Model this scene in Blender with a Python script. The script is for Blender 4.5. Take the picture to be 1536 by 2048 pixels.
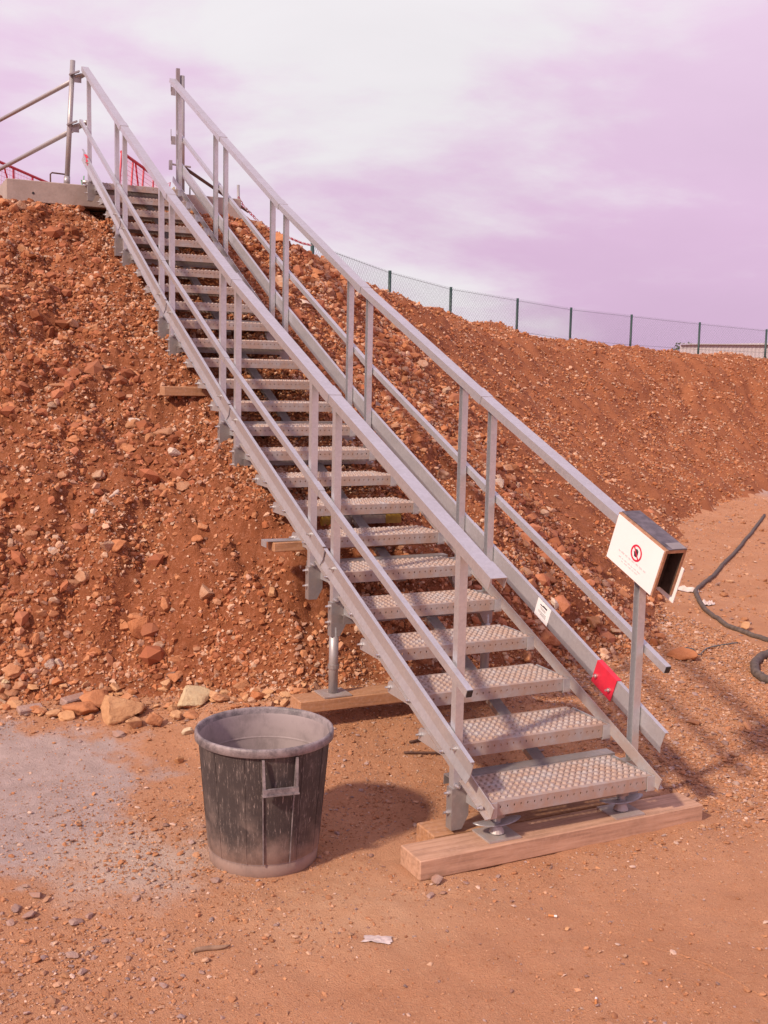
import bpy, math, random
import numpy as np
from mathutils import Vector, Matrix

# ------------------------------------------------------------------ clear
for o in list(bpy.data.objects): bpy.data.objects.remove(o)
scene = bpy.context.scene
C = scene.collection
R = math.radians
rng = np.random.default_rng(11)
random.seed(5)

# ------------------------------------------------------------------ camera
YAW, PITCH, ROLL = R(-25.6069), R(-7.2046), R(1.2405)
CAM = Vector((-2.5259, -3.4739, 1.8707))
fw = Vector((-math.sin(YAW)*math.cos(PITCH), math.cos(YAW)*math.cos(PITCH), math.sin(PITCH)))
rt = Vector((math.cos(YAW), math.sin(YAW), 0)); up = rt.cross(fw)
rt2 = math.cos(ROLL)*rt + math.sin(ROLL)*up; up2 = -math.sin(ROLL)*rt + math.cos(ROLL)*up
cam_d = bpy.data.cameras.new('camera'); cam = bpy.data.objects.new('camera', cam_d); C.objects.link(cam)
cam.matrix_world = Matrix(((rt2.x, up2.x, -fw.x, CAM.x), (rt2.y, up2.y, -fw.y, CAM.y), (rt2.z, up2.z, -fw.z, CAM.z), (0, 0, 0, 1)))
cam_d.sensor_fit = 'VERTICAL'; cam_d.sensor_height = 36.0
cam_d.lens = 2223.16/2048*36.0
cam_d.clip_start = 0.05; cam_d.clip_end = 4000
scene.camera = cam

# ------------------------------------------------------------------ world / sun
SUN_DIR = Vector((0.92, 0.39, 0)).normalized()          # horizontal direction in which shadows fall
SUN_EL = R(38)
w = bpy.data.worlds.new('World'); scene.world = w; w.use_nodes = True
nt = w.node_tree; nt.nodes.clear()
def wn(t, **k):
    n = nt.nodes.new(t)
    for a, b in k.items(): setattr(n, a, b)
    return n
L = nt.links.new
out = wn('ShaderNodeOutputWorld'); bg = wn('ShaderNodeBackground'); L(bg.outputs[0], out.inputs[0])
tc = wn('ShaderNodeTexCoord'); sep = wn('ShaderNodeSeparateXYZ'); L(tc.outputs['Generated'], sep.inputs[0])
mp = wn('ShaderNodeMapping'); mp.inputs['Scale'].default_value = (1.0, 1.0, 3.2); L(tc.outputs['Generated'], mp.inputs[0])
n1 = wn('ShaderNodeTexNoise'); n1.inputs['Scale'].default_value = 2.6; n1.inputs['Detail'].default_value = 7; n1.inputs['Roughness'].default_value = 0.52
n1.inputs['Distortion'].default_value = 0.4
L(mp.outputs[0], n1.inputs['Vector'])
n2 = wn('ShaderNodeTexNoise'); n2.inputs['Scale'].default_value = 7.0; n2.inputs['Detail'].default_value = 6; n2.inputs['Roughness'].default_value = 0.6
L(mp.outputs[0], n2.inputs['Vector'])
# elevation gradient of the cloud sheet (lavender near the horizon, paler above)
rg = wn('ShaderNodeValToRGB'); L(sep.outputs['Z'], rg.inputs[0])
e = rg.color_ramp.elements
e[0].position = 0.0; e[0].color = (0.68, 0.465, 0.675, 1)
e[1].position = 0.30; e[1].color = (0.895, 0.675, 0.86, 1)
x = rg.color_ramp.elements.new(0.12); x.color = (0.775, 0.525, 0.745, 1)
x = rg.color_ramp.elements.new(0.7); x.color = (0.78, 0.60, 0.77, 1)
# thin bright part of the cloud sheet
bd = Vector((math.sin(R(26))*math.cos(R(14.5)), math.cos(R(26))*math.cos(R(14.5)), math.sin(R(14.5))))
dv = wn('ShaderNodeVectorMath', operation='SUBTRACT'); L(tc.outputs['Generated'], dv.inputs[0]); dv.inputs[1].default_value = bd
dl = wn('ShaderNodeVectorMath', operation='MULTIPLY'); L(dv.outputs[0], dl.inputs[0]); dl.inputs[1].default_value = (1.0, 1.0, 1.35)
dd = wn('ShaderNodeVectorMath', operation='LENGTH'); L(dl.outputs[0], dd.inputs[0])
nm = wn('ShaderNodeMath', operation='MULTIPLY_ADD'); L(n1.outputs['Fac'], nm.inputs[0]); nm.inputs[1].default_value = 1.0; nm.inputs[2].default_value = -0.47
na = wn('ShaderNodeMath', operation='MULTIPLY_ADD'); L(n2.outputs['Fac'], na.inputs[0]); na.inputs[1].default_value = 0.42; na.inputs[2].default_value = -0.21
ns = wn('ShaderNodeMath', operation='ADD'); L(nm.outputs[0], ns.inputs[0]); L(na.outputs[0], ns.inputs[1])
ds = wn('ShaderNodeMath', operation='SUBTRACT'); L(dd.outputs['Value'], ds.inputs[0]); L(ns.outputs[0], ds.inputs[1])
mr = wn('ShaderNodeMapRange', interpolation_type='SMOOTHSTEP'); L(ds.outputs[0], mr.inputs['Value'])
mr.inputs['From Min'].default_value = 0.03; mr.inputs['From Max'].default_value = 0.33
mr.inputs['To Min'].default_value = 0.9; mr.inputs['To Max'].default_value = 0.0
mx = wn('ShaderNodeMixRGB'); L(mr.outputs[0], mx.inputs['Fac']); L(rg.outputs[0], mx.inputs[1]); mx.inputs[2].default_value = (0.90, 0.875, 0.885, 1)
# soft streaks everywhere
sr = wn('ShaderNodeMapRange'); L(n1.outputs['Fac'], sr.inputs['Value']); sr.inputs['From Min'].default_value = 0.3; sr.inputs['From Max'].default_value = 0.7
sr.inputs['To Min'].default_value = 0.95; sr.inputs['To Max'].default_value = 1.06
ms = wn('ShaderNodeMixRGB', blend_type='MULTIPLY'); ms.inputs['Fac'].default_value = 1; L(mx.outputs[0], ms.inputs[1]); L(sr.outputs[0], ms.inputs[2])
sky = wn('ShaderNodeTexSky', sky_type='NISHITA'); sky.sun_disc = False; sky.sun_elevation = SUN_EL
sky.sun_rotation = math.atan2(-SUN_DIR.x, -SUN_DIR.y); sky.dust_density = 3
sm = wn('ShaderNodeMixRGB', blend_type='MULTIPLY'); sm.inputs['Fac'].default_value = 1; L(sky.outputs[0], sm.inputs[1]); sm.inputs[2].default_value = (0.1, 0.1, 0.1, 1)
mf = wn('ShaderNodeMixRGB'); mf.inputs['Fac'].default_value = 0.06; L(ms.outputs[0], mf.inputs[1]); L(sm.outputs[0], mf.inputs[2])
L(mf.outputs[0], bg.inputs['Color']); bg.inputs['Strength'].default_value = 1.0

sd = bpy.data.lights.new('sun', 'SUN'); sun = bpy.data.objects.new('sun', sd); C.objects.link(sun)
sd.energy = 4.4; sd.angle = R(3.4); sd.color = (1.0, 0.83, 0.66)
sun.rotation_euler = Vector((SUN_DIR.x*math.cos(SUN_EL), SUN_DIR.y*math.cos(SUN_EL), -math.sin(SUN_EL))).to_track_quat('-Z', 'Y').to_euler()
sun.location = (-6, -3, 8)

vs = scene.view_settings
vs.view_transform = 'Standard'; vs.look = 'None'; vs.exposure = 0.0; vs.gamma = 1.0; vs.use_curve_mapping = False
scene.render.engine = 'CYCLES'

# ------------------------------------------------------------------ materials
def new_mat(name):
    m = bpy.data.materials.new(name); m.use_nodes = True
    t = m.node_tree; b = t.nodes['Principled BSDF']
    return m, t, b
def N(t, typ, **k):
    n = t.nodes.new(typ)
    for a, v in k.items(): setattr(n, a, v)
    return n
def noise(t, vec, scale, detail=5, rough=0.6):
    n = N(t, 'ShaderNodeTexNoise'); n.inputs['Scale'].default_value = scale; n.inputs['Detail'].default_value = detail; n.inputs['Roughness'].default_value = rough
    if vec is not None: t.links.new(vec, n.inputs['Vector'])
    return n.outputs['Fac']
def ramp(t, fac, stops):
    r = N(t, 'ShaderNodeValToRGB'); t.links.new(fac, r.inputs[0]); el = r.color_ramp.elements
    while len(el) < len(stops): el.new(0.5)
    for s, (p, c) in zip(el, stops): s.position = p; s.color = (*c, 1) if len(c) == 3 else c
    return r.outputs['Color']
def mix(t, fac, a, b, blend='MIX'):
    m = N(t, 'ShaderNodeMixRGB', blend_type=blend)
    for i, v in ((0, fac), (1, a), (2, b)):
        if isinstance(v, (int, float)): m.inputs[i].default_value = v
        elif isinstance(v, tuple): m.inputs[i].default_value = (*v, 1)
        else: t.links.new(v, m.inputs[i])
    return m.outputs[0]
def maprange(t, v, a, b, c=0.0, d=1.0):
    m = N(t, 'ShaderNodeMapRange', interpolation_type='SMOOTHSTEP'); t.links.new(v, m.inputs['Value'])
    for k, q in (('From Min', a), ('From Max', b), ('To Min', c), ('To Max', d)): m.inputs[k].default_value = q
    return m.outputs[0]
def coord(t, kind='Object', scale=None):
    c = N(t, 'ShaderNodeTexCoord').outputs[kind]
    if scale:
        m = N(t, 'ShaderNodeMapping'); m.inputs['Scale'].default_value = scale; t.links.new(c, m.inputs[0]); c = m.outputs[0]
    return c
def geom_pos(t): return N(t, 'ShaderNodeNewGeometry').outputs['Position']
def bump(t, b, h, strength=0.3, dist=0.01):
    n = N(t, 'ShaderNodeBump'); n.inputs['Strength'].default_value = strength; n.inputs['Distance'].default_value = dist
    t.links.new(h, n.inputs['Height']); t.links.new(n.outputs[0], b.inputs['Normal'])
def simple(name, col, rough=0.6, metal=0.0, var=0.25, scale=20, bumps=0.0):
    m, t, b = new_mat(name); p = geom_pos(t)
    f = noise(t, p, scale)
    lo = tuple(c*(1-var) for c in col); hi = tuple(min(1, c*(1+var)) for c in col)
    t.links.new(ramp(t, f, [(0.3, lo), (0.7, hi)]), b.inputs['Base Color'])
    b.inputs['Roughness'].default_value = rough; b.inputs['Metallic'].default_value = metal
    if bumps: bump(t, b, noise(t, p, scale*4), bumps)
    return m

def mat_galv(name, dust=0.0, base=0.50, metal=0.55):
    m, t, b = new_mat(name); p = geom_pos(t)
    v = N(t, 'ShaderNodeTexVoronoi'); v.inputs['Scale'].default_value = 85; t.links.new(p, v.inputs['Vector'])
    hs = N(t, 'ShaderNodeSeparateColor'); t.links.new(v.outputs['Color'], hs.inputs[0])
    f1 = noise(t, p, 9, 6); f2 = noise(t, p, 60, 4)
    c1 = ramp(t, hs.outputs[0], [(0.0, (base*.90, base*.90, base*.94)), (1.0, (base*1.01, base*1.02, base*1.06))])
    c2 = mix(t, maprange(t, f1, .35, .7), c1, mix(t, 0.35, c1, (base*.72, base*.70, base*.72)))
    c3 = mix(t, maprange(t, noise(t, p, 28, 7, .7), .52, .75, 0, .35), c2, (.70, .67, .68))
    if dust:
        f3 = noise(t, p, 14, 6, .7)
        c3 = mix(t, maprange(t, f3, .32, .62, dust*.35, dust), c3, (.40, .235, .15))
    t.links.new(c3, b.inputs['Base Color'])
    b.inputs['Metallic'].default_value = metal*(1-dust*.6)
    t.links.new(maprange(t, f1, .3, .7, .30+dust*.3, .46+dust*.3), b.inputs['Roughness'])
    bump(t, b, f2, .08, .002)
    return m
M = {}
M['galv'] = mat_galv('galvanised_steel', 0.0, .60, .62)
M['galv_dusty'] = mat_galv('dusty_galvanised_steel', .5)
M['galv_tread'] = mat_galv('trodden_galvanised_steel', .72, .44, .5)
M['galv_dark'] = mat_galv('weathered_steel', .25, .3, .5)
M['zinc'] = simple('zinc_bolt', (.62, .6, .6), .35, .8, .1)
M['tube'] = mat_galv('scaffold_tube_steel', .18, .42, .5)
M['hollow_shade'] = simple('painted_hollow_shade', (.025, .023, .024), .5)  # near-black that paints the shade inside open ends and holes
M['red_plastic'] = simple('red_plastic', (.62, .022, .05), .45, 0, .12, 30)
M['red_paint'] = simple('red_paint', (.55, .03, .06), .5, 0, .15, 12)
M['white_panel'] = simple('white_sign_panel', (.80, .79, .79), .4, 0, .03, 6)
M['sign_red'] = simple('sign_red_print', (.58, .02, .06), .5, 0, .1)
M['sign_black'] = simple('sign_black_print', (.03, .02, .025), .5, 0, .1)
M['sign_faded'] = simple('sign_faded_print', (.80, .66, .68), .5, 0, .08, 90)
M['concrete'] = None
M['yellow'] = simple('yellow_tape', (.34, .22, .03), .5, 0, .2, 40)
M['green_post'] = simple('green_coated_post', (.022, .055, .052), .5, 0, .2)
M['wire'] = simple('fence_wire', (.10, .13, .13), .5, .2, .1)
M['hose'] = simple('black_rubber_hose', (.10, .075, .062), .7, 0, .45, 30)
M['wire_rusty'] = simple('rusty_wire', (.10, .05, .035), .8, 0, .3, 60)
M['white_scrap'] = simple('dirty_white_plastic', (.56, .47, .44), .5, 0, .2, 25)
M['shed'] = simple('white_cladding', (.46, .42, .44), .5, 0, .05, .6)
M['shed_roof'] = simple('pale_roof_sheet', (.42, .39, .41), .5, 0, .06, .6)
M['leaf'] = simple('dark_leaves', (.05, .06, .035), .8, 0, .5, 3)
M['bark'] = simple('bark', (.09, .065, .05), .9, 0, .3, 8)
M['cig_paper'] = simple('cigarette_paper', (.75, .72, .70), .7, 0, .05)
M['cig_filter'] = simple('cigarette_filter', (.55, .22, .07), .7, 0, .1)
M['stick'] = simple('dry_stick', (.26, .16, .105), .9, 0, .35, 40, .3)
M['rope_red'] = simple('red_cord', (.6, .08, .15), .7)
M['rope_yellow'] = simple('yellow_cord', (.6, .45, .08), .7)
M['rope_green'] = simple('green_cord', (.15, .4, .2), .7)
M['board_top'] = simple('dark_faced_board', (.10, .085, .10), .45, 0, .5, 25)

def mat_wood(name, a, b_, stain=.4, axis=0):
    m, t, b = new_mat(name)
    s = [22, 22, 22]; s[axis] = 1.3
    c = coord(t, 'Object', tuple(s)); f = noise(t, c, 3.0, 8, .65); f2 = noise(t, geom_pos(t), 5, 5); f3 = noise(t, geom_pos(t), 60, 4)
    col = ramp(t, f, [(0.28, tuple(q*.55 for q in a)), (0.5, a), (0.72, b_)])
    col = mix(t, maprange(t, f2, .45, .75, 0, stain), col, tuple(q*.55 for q in a))
    col = mix(t, maprange(t, f3, .42, .75, .1, .55), col, (.52, .32, .23))
    t.links.new(col, b.inputs['Base Color']); b.inputs['Roughness'].default_value = .8
    bump(t, b, f, .35, .004)
    return m
M['timber'] = mat_wood('weathered_timber', (.46, .26, .165), (.60, .37, .25))
M['timber_fresh'] = mat_wood('fresh_timber', (.38, .18, .08), (.48, .25, .125), .3)
M['ply_shade'] = simple('painted_box_shade', (.05, .03, .022), .8, 0, .4, 30)  # dark colour painting the shade inside the sign box
M['ply'] = mat_wood('plywood', (.36, .17, .085), (.48, .25, .13), .3, 1)

m, t, b = new_mat('cast_concrete'); p = geom_pos(t)
col = ramp(t, noise(t, p, 3.5, 8, .65), [(.3, (.30, .235, .205)), (.55, (.40, .32, .285)), (.75, (.47, .39, .35))])
col = mix(t, maprange(t, noise(t, p, 45, 3), .55, .75, 0, .3), col, (.2, .15, .13))
t.links.new(col, b.inputs['Base Color']); b.inputs['Roughness'].default_value = .9; bump(t, b, noise(t, p, 70, 5), .3, .006); M['concrete'] = m

# soil of the mound
m, t, b = new_mat('red_clay_soil'); p = geom_pos(t)
f = noise(t, p, 1.1, 6, .55); f2 = noise(t, p, 7, 8, .7); f3 = noise(t, p, 38, 6, .7); f4 = noise(t, p, 120, 4, .7)
col = ramp(t, f2, [(.28, (0.159, 0.054, 0.022)), (.5, (0.253, 0.087, 0.038)), (.72, (0.337, 0.129, 0.062))])
col = mix(t, maprange(t, f, .4, .68, 0, .5), col, (0.234, 0.073, 0.030))
col = mix(t, maprange(t, f3, .48, .72, 0, .65), col, (0.468, 0.201, 0.118))
col = mix(t, maprange(t, f4, .56, .74, 0, .75), col, (0.525, 0.267, 0.179))
sx = N(t, 'ShaderNodeSeparateXYZ'); t.links.new(p, sx.inputs[0])
col = mix(t, maprange(t, sx.outputs[0], 1.5, 6, 0, .6), col, (0.356, 0.138, 0.066))
t.links.new(col, b.inputs['Base Color']); b.inputs['Roughness'].default_value = .95; b.inputs['Specular IOR Level'].default_value = .15
bump(t, b, mix(t, .5, f3, f4), 1.0, .02); M['soil'] = m

# flat site ground: pinkish tan dust, grey cement spill on the left, pale trodden patches
m, t, b = new_mat('trodden_dirt'); p = geom_pos(t)
f = noise(t, p, 1.4, 7, .6); f2 = noise(t, p, 11, 8, .7); f3 = noise(t, p, 70, 5, .7); f4 = noise(t, p, 190, 3, .7)
col = ramp(t, f, [(.30, (0.451, 0.213, 0.113)), (.52, (0.510, 0.254, 0.142)), (.72, (0.549, 0.293, 0.176))])
col = mix(t, maprange(t, f2, .45, .75, 0, .45), col, (0.392, 0.170, 0.077))
col = mix(t, maprange(t, f3, .50, .70, 0, .6), col, (0.568, 0.330, 0.194))
col = mix(t, maprange(t, f4, .54, .70, 0, .55), col, (0.245, 0.116, 0.056))
f5 = noise(t, p, 330, 2, .6)
col = mix(t, maprange(t, f5, .60, .70, 0, .7), col, (0.539, 0.349, 0.216))
def blob(cx, cy, r0, r1, ns, sc, sy=1.0):
    s = N(t, 'ShaderNodeVectorMath', operation='SUBTRACT'); t.links.new(p, s.inputs[0]); s.inputs[1].default_value = (cx, cy, 0)
    s2 = N(t, 'ShaderNodeVectorMath', operation='MULTIPLY'); t.links.new(s.outputs[0], s2.inputs[0]); s2.inputs[1].default_value = (1, sy, 0)
    l = N(t, 'ShaderNodeVectorMath', operation='LENGTH'); t.links.new(s2.outputs[0], l.inputs[0])
    q = N(t, 'ShaderNodeMath', operation='MULTIPLY_ADD'); t.links.new(noise(t, p, sc, 7, .65), q.inputs[0]); q.inputs[1].default_value = ns; t.links.new(l.outputs['Value'], q.inputs[2])
    return maprange(t, q.outputs[0], r0+ns*.5, r1+ns*.5, 1, 0)
grey = mix(t, maprange(t, f2, .35, .7), (.42, .325, .295), (.51, .40, .37))
grey = mix(t, maprange(t, f4, .53, .68, 0, .3), grey, (0.265, 0.175, 0.144))
col = mix(t, blob(-2.35, 1.50, .85, 1.10, 1.2, 3.0), col, grey)
col = mix(t, blob(-1.62, .55, .08, .5, .7, 6, 1.0), col, (0.549, 0.417, 0.342))
pale = mix(t, maprange(t, f2, .3, .7), (0.559, 0.310, 0.176), (0.617, 0.378, 0.234))
mk = N(t, 'ShaderNodeMath', operation='MULTIPLY'); t.links.new(blob(-1.0, -.12, .1, .75, .9, 3, 1.4), mk.inputs[0]); mk.inputs[1].default_value = .75
col = mix(t, mk.outputs[0], col, pale)
col = mix(t, blob(11.5, 9.6, .3, 1.6, 1.0, .9), col, grey)
t.links.new(col, b.inputs['Base Color']); b.inputs['Roughness'].default_value = .95; b.inputs['Specular IOR Level'].default_value = .15
bump(t, b, mix(t, .5, f3, f4), 1.0, .016); M['dirt'] = m

# stones: colour from a mesh attribute (scattered gravel) or from the object's random value (single rocks)
STONE = [(0.522, 0.276, 0.164), (0.444, 0.197, 0.097), (0.367, 0.136, 0.061), (0.578, 0.361, 0.246), (0.300, 0.104, 0.046), (0.478, 0.223, 0.109), (0.423, 0.250, 0.180), (0.345, 0.122, 0.055), (0.400, 0.158, 0.072), (0.478, 0.207, 0.104)]
m, t, b = new_mat('gravel'); p = geom_pos(t)
at = N(t, 'ShaderNodeAttribute'); at.attribute_name = 'col'
col = mix(t, maprange(t, noise(t, p, 60, 5, .7), .4, .7, 0, .5), at.outputs['Color'], (.32, .12, .050))
t.links.new(col, b.inputs['Base Color']); b.inputs['Roughness'].default_value = .95; b.inputs['Specular IOR Level'].default_value = .15
bump(t, b, noise(t, p, 160, 3), .4, .004); M['gravel'] = m
def mat_rock(name, stops, dirt=.6):
    m, t, b = new_mat(name); p = geom_pos(t)
    oi = N(t, 'ShaderNodeObjectInfo')
    c = ramp(t, oi.outputs['Random'], stops)
    c = mix(t, maprange(t, noise(t, p, 18, 6, .7), .38, .66, 0, dirt), c, (.36, .135, .058))
    c = mix(t, maprange(t, noise(t, p, 90, 4, .7), .55, .75, 0, .4), c, (.58, .36, .23))
    t.links.new(c, b.inputs['Base Color']); b.inputs['Roughness'].default_value = .9; b.inputs['Specular IOR Level'].default_value = .2
    bump(t, b, noise(t, p, 55, 7, .7), .7, .012)
    return m
M['rock'] = mat_rock('slope_stone', [(0, (.38, .18, .09)), (.4, (.44, .245, .145)), (.7, (.50, .34, .24)), (1, (.33, .14, .065))])
M['rock_pale'] = mat_rock('pale_limestone', [(0, (.60, .47, .29)), (1, (.64, .52, .36))], .25)
M['rock_tan'] = mat_rock('tan_boulder', [(0, (.55, .30, .15)), (1, (.60, .36, .20))], .35)
M['rock_red'] = mat_rock('red_boulder', [(0, (.46, .18, .08)), (1, (.52, .25, .13))], .5)
M['rock_dark'] = mat_rock('dark_flint', [(0, (.17, .105, .085)), (1, (.23, .15, .12))], .35)
M['rock_grey'] = mat_rock('grey_concrete_lump', [(0, (.33, .22, .185)), (1, (.40, .28, .24))], .35)
M['rock_white'] = mat_rock('white_stone', [(0, (.56, .45, .37)), (1, (.62, .50, .42))], .25)

# dusty black plastic of the bin
def mat_bin(name, inside=False):
    m, t, b = new_mat(name); p = geom_pos(t); c = coord(t, 'Object')
    st = N(t, 'ShaderNodeMapping'); st.inputs['Scale'].default_value = (75, 75, 5); t.links.new(c, st.inputs[0])
    f = noise(t, st.outputs[0], 1.6, 8, .75); f2 = noise(t, p, 9, 7, .65); st2 = N(t, 'ShaderNodeMapping'); st2.inputs['Scale'].default_value = (150, 150, 22); t.links.new(c, st2.inputs[0]); f3 = noise(t, st2.outputs[0], 1.0, 5, .75)
    sx = N(t, 'ShaderNodeSeparateXYZ'); t.links.new(c, sx.inputs[0])
    col = mix(t, maprange(t, f, .54, .66, 0, .5), (.042, .033, .033), (.30, .245, .225))
    col = mix(t, maprange(t, f3, .57, .70, 0, .8), col, (.40, .32, .29))
    hz = N(t, 'ShaderNodeMath', operation='MULTIPLY_ADD'); t.links.new(f2, hz.inputs[0]); hz.inputs[1].default_value = -.30; t.links.new(sx.outputs[2], hz.inputs[2])
    if inside:
        col = mix(t, maprange(t, f2, .25, .6, .55, .95), col, (.33, .265, .265))
    else:
        col = mix(t, maprange(t, hz.outputs[0], -.15, .06, .9, 0.0), col, (.345, .235, .195))
        col = mix(t, maprange(t, f2, .48, .75, .02, .35), col, (.22, .17, .15))
    t.links.new(col, b.inputs['Base Color']); b.inputs['Roughness'].default_value = .62; bump(t, b, f, .15, .003)
    return m
M['bin'] = mat_bin('dusty_black_plastic'); M['bin_in'] = mat_bin('dust_coated_plastic', True)
m, t, b = new_mat('scuffed_rim_plastic'); p = geom_pos(t)
col = mix(t, maprange(t, noise(t, p, 16, 7, .75), .30, .66), (.085, .072, .078), (.30, .25, .255))
t.links.new(col, b.inputs['Base Color']); b.inputs['Roughness'].default_value = .55; M['bin_rim'] = m
m, t, b = new_mat('red_white_plastic'); at = N(t, 'ShaderNodeAttribute'); at.attribute_name = 'col'
t.links.new(at.outputs['Color'], b.inputs['Base Color']); b.inputs['Roughness'].default_value = .5; M['chain'] = m

# ------------------------------------------------------------------ mesh helpers
class MB:
    def __init__(s): s.v = []; s.f = []
    def add(s, v, f):
        n = len(s.v); s.v += [tuple(q) for q in v]; s.f += [tuple(i+n for i in q) for q in f]; return s
    def box(s, c, d, rot=None, bev=0.0):
        hx, hy, hz = (q/2 for q in d)
        if bev:
            vs_, idx = [], {}
            for sx in (-1, 1):
                for sy in (-1, 1):
                    for sz in (-1, 1):
                        for k in range(3):
                            o = [sx*hx, sy*hy, sz*hz]
                            for j in range(3):
                                if j != k: o[j] -= (sx, sy, sz)[j]*bev
                            idx[(sx, sy, sz, k)] = len(vs_); vs_.append(Vector(o))
            F = []
            g = idx
            for k, (a, b_) in ((0, (1, 2)), (1, (2, 0)), (2, (0, 1))):
                for s_ in (-1, 1):
                    q = []
                    for u, w_ in ((-1, -1), (1, -1), (1, 1), (-1, 1)):
                        t3 = [0, 0, 0]; t3[k] = s_; t3[a] = u; t3[b_] = w_; q.append(g[(*t3, k)])
                    F.append(q if s_ > 0 else q[::-1])
            for k in range(3):
                a, b_ = (k+1) % 3, (k+2) % 3
                for u in (-1, 1):
                    for w_ in (-1, 1):
                        l = [0, 0, 0]; h = [0, 0, 0]; l[k] = -1; h[k] = 1; l[a] = h[a] = u; l[b_] = h[b_] = w_
                        q = [g[(*l, a)], g[(*h, a)], g[(*h, b_)], g[(*l, b_)]]
                        F.append(q if u*w_ < 0 else q[::-1])
            for sx in (-1, 1):
                for sy in (-1, 1):
                    for sz in (-1, 1):
                        q = [g[(sx, sy, sz, k)] for k in range(3)]
                        F.append(q if sx*sy*sz > 0 else q[::-1])
            V = vs_
        else:
            V = [Vector((x_*hx, y_*hy, z_*hz)) for x_ in (-1, 1) for y_ in (-1, 1) for z_ in (-1, 1)]
            F = [(0, 1, 3, 2), (4, 6, 7, 5), (0, 4, 5, 1), (2, 3, 7, 6), (0, 2, 6, 4), (1, 5, 7, 3)]
        if rot is not None: V = [rot @ q for q in V]
        return s.add([q+Vector(c) for q in V], F)
    def tube(s, path, r, n=8, cap=True):
        P = [Vector(q) for q in path]; V = []; F = []
        rs = r if isinstance(r, (list, tuple)) else [r]*len(P)
        pu = None
        for i, q in enumerate(P):
            d = (P[min(i+1, len(P)-1)]-P[max(i-1, 0)]).normalized()
            if pu is None:
                a = Vector((0, 0, 1)) if abs(d.z) < .9 else Vector((1, 0, 0)); u = d.cross(a).normalized()
            else: u = (pu - d*pu.dot(d)).normalized()
            pu = u; w_ = d.cross(u)
            V += [q+(u*math.cos(6.2832*k/n)+w_*math.sin(6.2832*k/n))*rs[i] for k in range(n)]
        for i in range(len(P)-1):
            F += [(i*n+k, i*n+(k+1) % n, (i+1)*n+(k+1) % n, (i+1)*n+k) for k in range(n)]
        if cap: F += [tuple(range(n))[::-1], tuple((len(P)-1)*n+k for k in range(n))]
        return s.add(V, F)
    def prism(s, prof, A, B, U, W):
        """closed profile [(u,w)] swept from A to B with axes U, W"""
        A, B, U, W = Vector(A), Vector(B), Vector(U), Vector(W); n = len(prof)
        V = [A+U*a+W*b_ for a, b_ in prof]+[B+U*a+W*b_ for a, b_ in prof]
        F = [(k, (k+1) % n, n+(k+1) % n, n+k) for k in range(n)]
        F += [tuple(range(n))[::-1], tuple(range(n, 2*n))]
        return s.add(V, F)
    def poly(s, pts, nrm, th):
        n = len(pts); nr = Vector(nrm)*th
        V = [Vector(q) for q in pts]+[Vector(q)+nr for q in pts]
        return s.add(V, [tuple(range(n))[::-1], tuple(range(n, 2*n))]+[(k, (k+1) % n, n+(k+1) % n, n+k) for k in range(n)])
    def lathe(s, prof, c=(0, 0, 0), n=48):
        V = []; F = []; c = Vector(c)
        for r_, z_ in prof:
            V += [c+Vector((r_*math.cos(6.28318*k/n), r_*math.sin(6.28318*k/n), z_)) for k in range(n)]
        for i in range(len(prof)-1):
            F += [(i*n+k, i*n+(k+1) % n, (i+1)*n+(k+1) % n, (i+1)*n+k) for k in range(n)]
        return s.add(V, F)
    def mesh(s, name, mat, smooth=False):
        me = bpy.data.meshes.new(name); me.from_pydata(s.v, [], s.f); me.update()
        if mat: me.materials.append(M[mat] if isinstance(mat, str) else mat)
        if smooth: me.polygons.foreach_set('use_smooth', [True]*len(me.polygons))
        return me
    def obj(s, name, mat, parent=None, smooth=False):
        return place(name, s.mesh(name, mat, smooth), parent)
def place(name, me, parent=None, mat4=None):
    o = bpy.data.objects.new(name, me); C.objects.link(o)
    if mat4 is not None: o.matrix_world = mat4
    if parent is not None:
        o.parent = parent; o.matrix_parent_inverse = PINV[parent.name]
    PINV[o.name] = (mat4 or Matrix()).inverted() if mat4 is not None else Matrix()
    return o
PINV = {}
def tag(o, label, cat, group=None):
    o['label'] = label; o['category'] = cat
    if group: o['group'] = group
    return o
def thing(name, label, cat, loc=(0, 0, 0), group=None):
    o = bpy.data.objects.new(name, None); C.objects.link(o); o.location = loc; o.empty_display_size = .1
    PINV[o.name] = Matrix.Translation(loc).inverted()
    return tag(o, label, cat, group)
def chan(o, w_, h, th):   # inverted U profile, o = outline helper (u across, w up), bottom at 0
    a = w_/2
    return [(-a, 0), (-a, h), (a, h), (a, 0), (a-th, 0), (a-th, h-th), (-a+th, h-th), (-a+th, 0)]

# ------------------------------------------------------------------ stair line
D_ = 0.33279; ANG = [R(q) for q in (21.8579, 22.7524, 24.6981, 26.4841, 26.9518)]
Z0 = 0.25; HW = 0.40
piv = [(0.0, Z0)]
for a in ANG:
    for i in range(5): piv.append((piv[-1][0]+D_*math.cos(a), piv[-1][1]+D_*math.sin(a)))
PY = np.array([q[0] for q in piv]); PZ = np.array([q[1] for q in piv])

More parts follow.
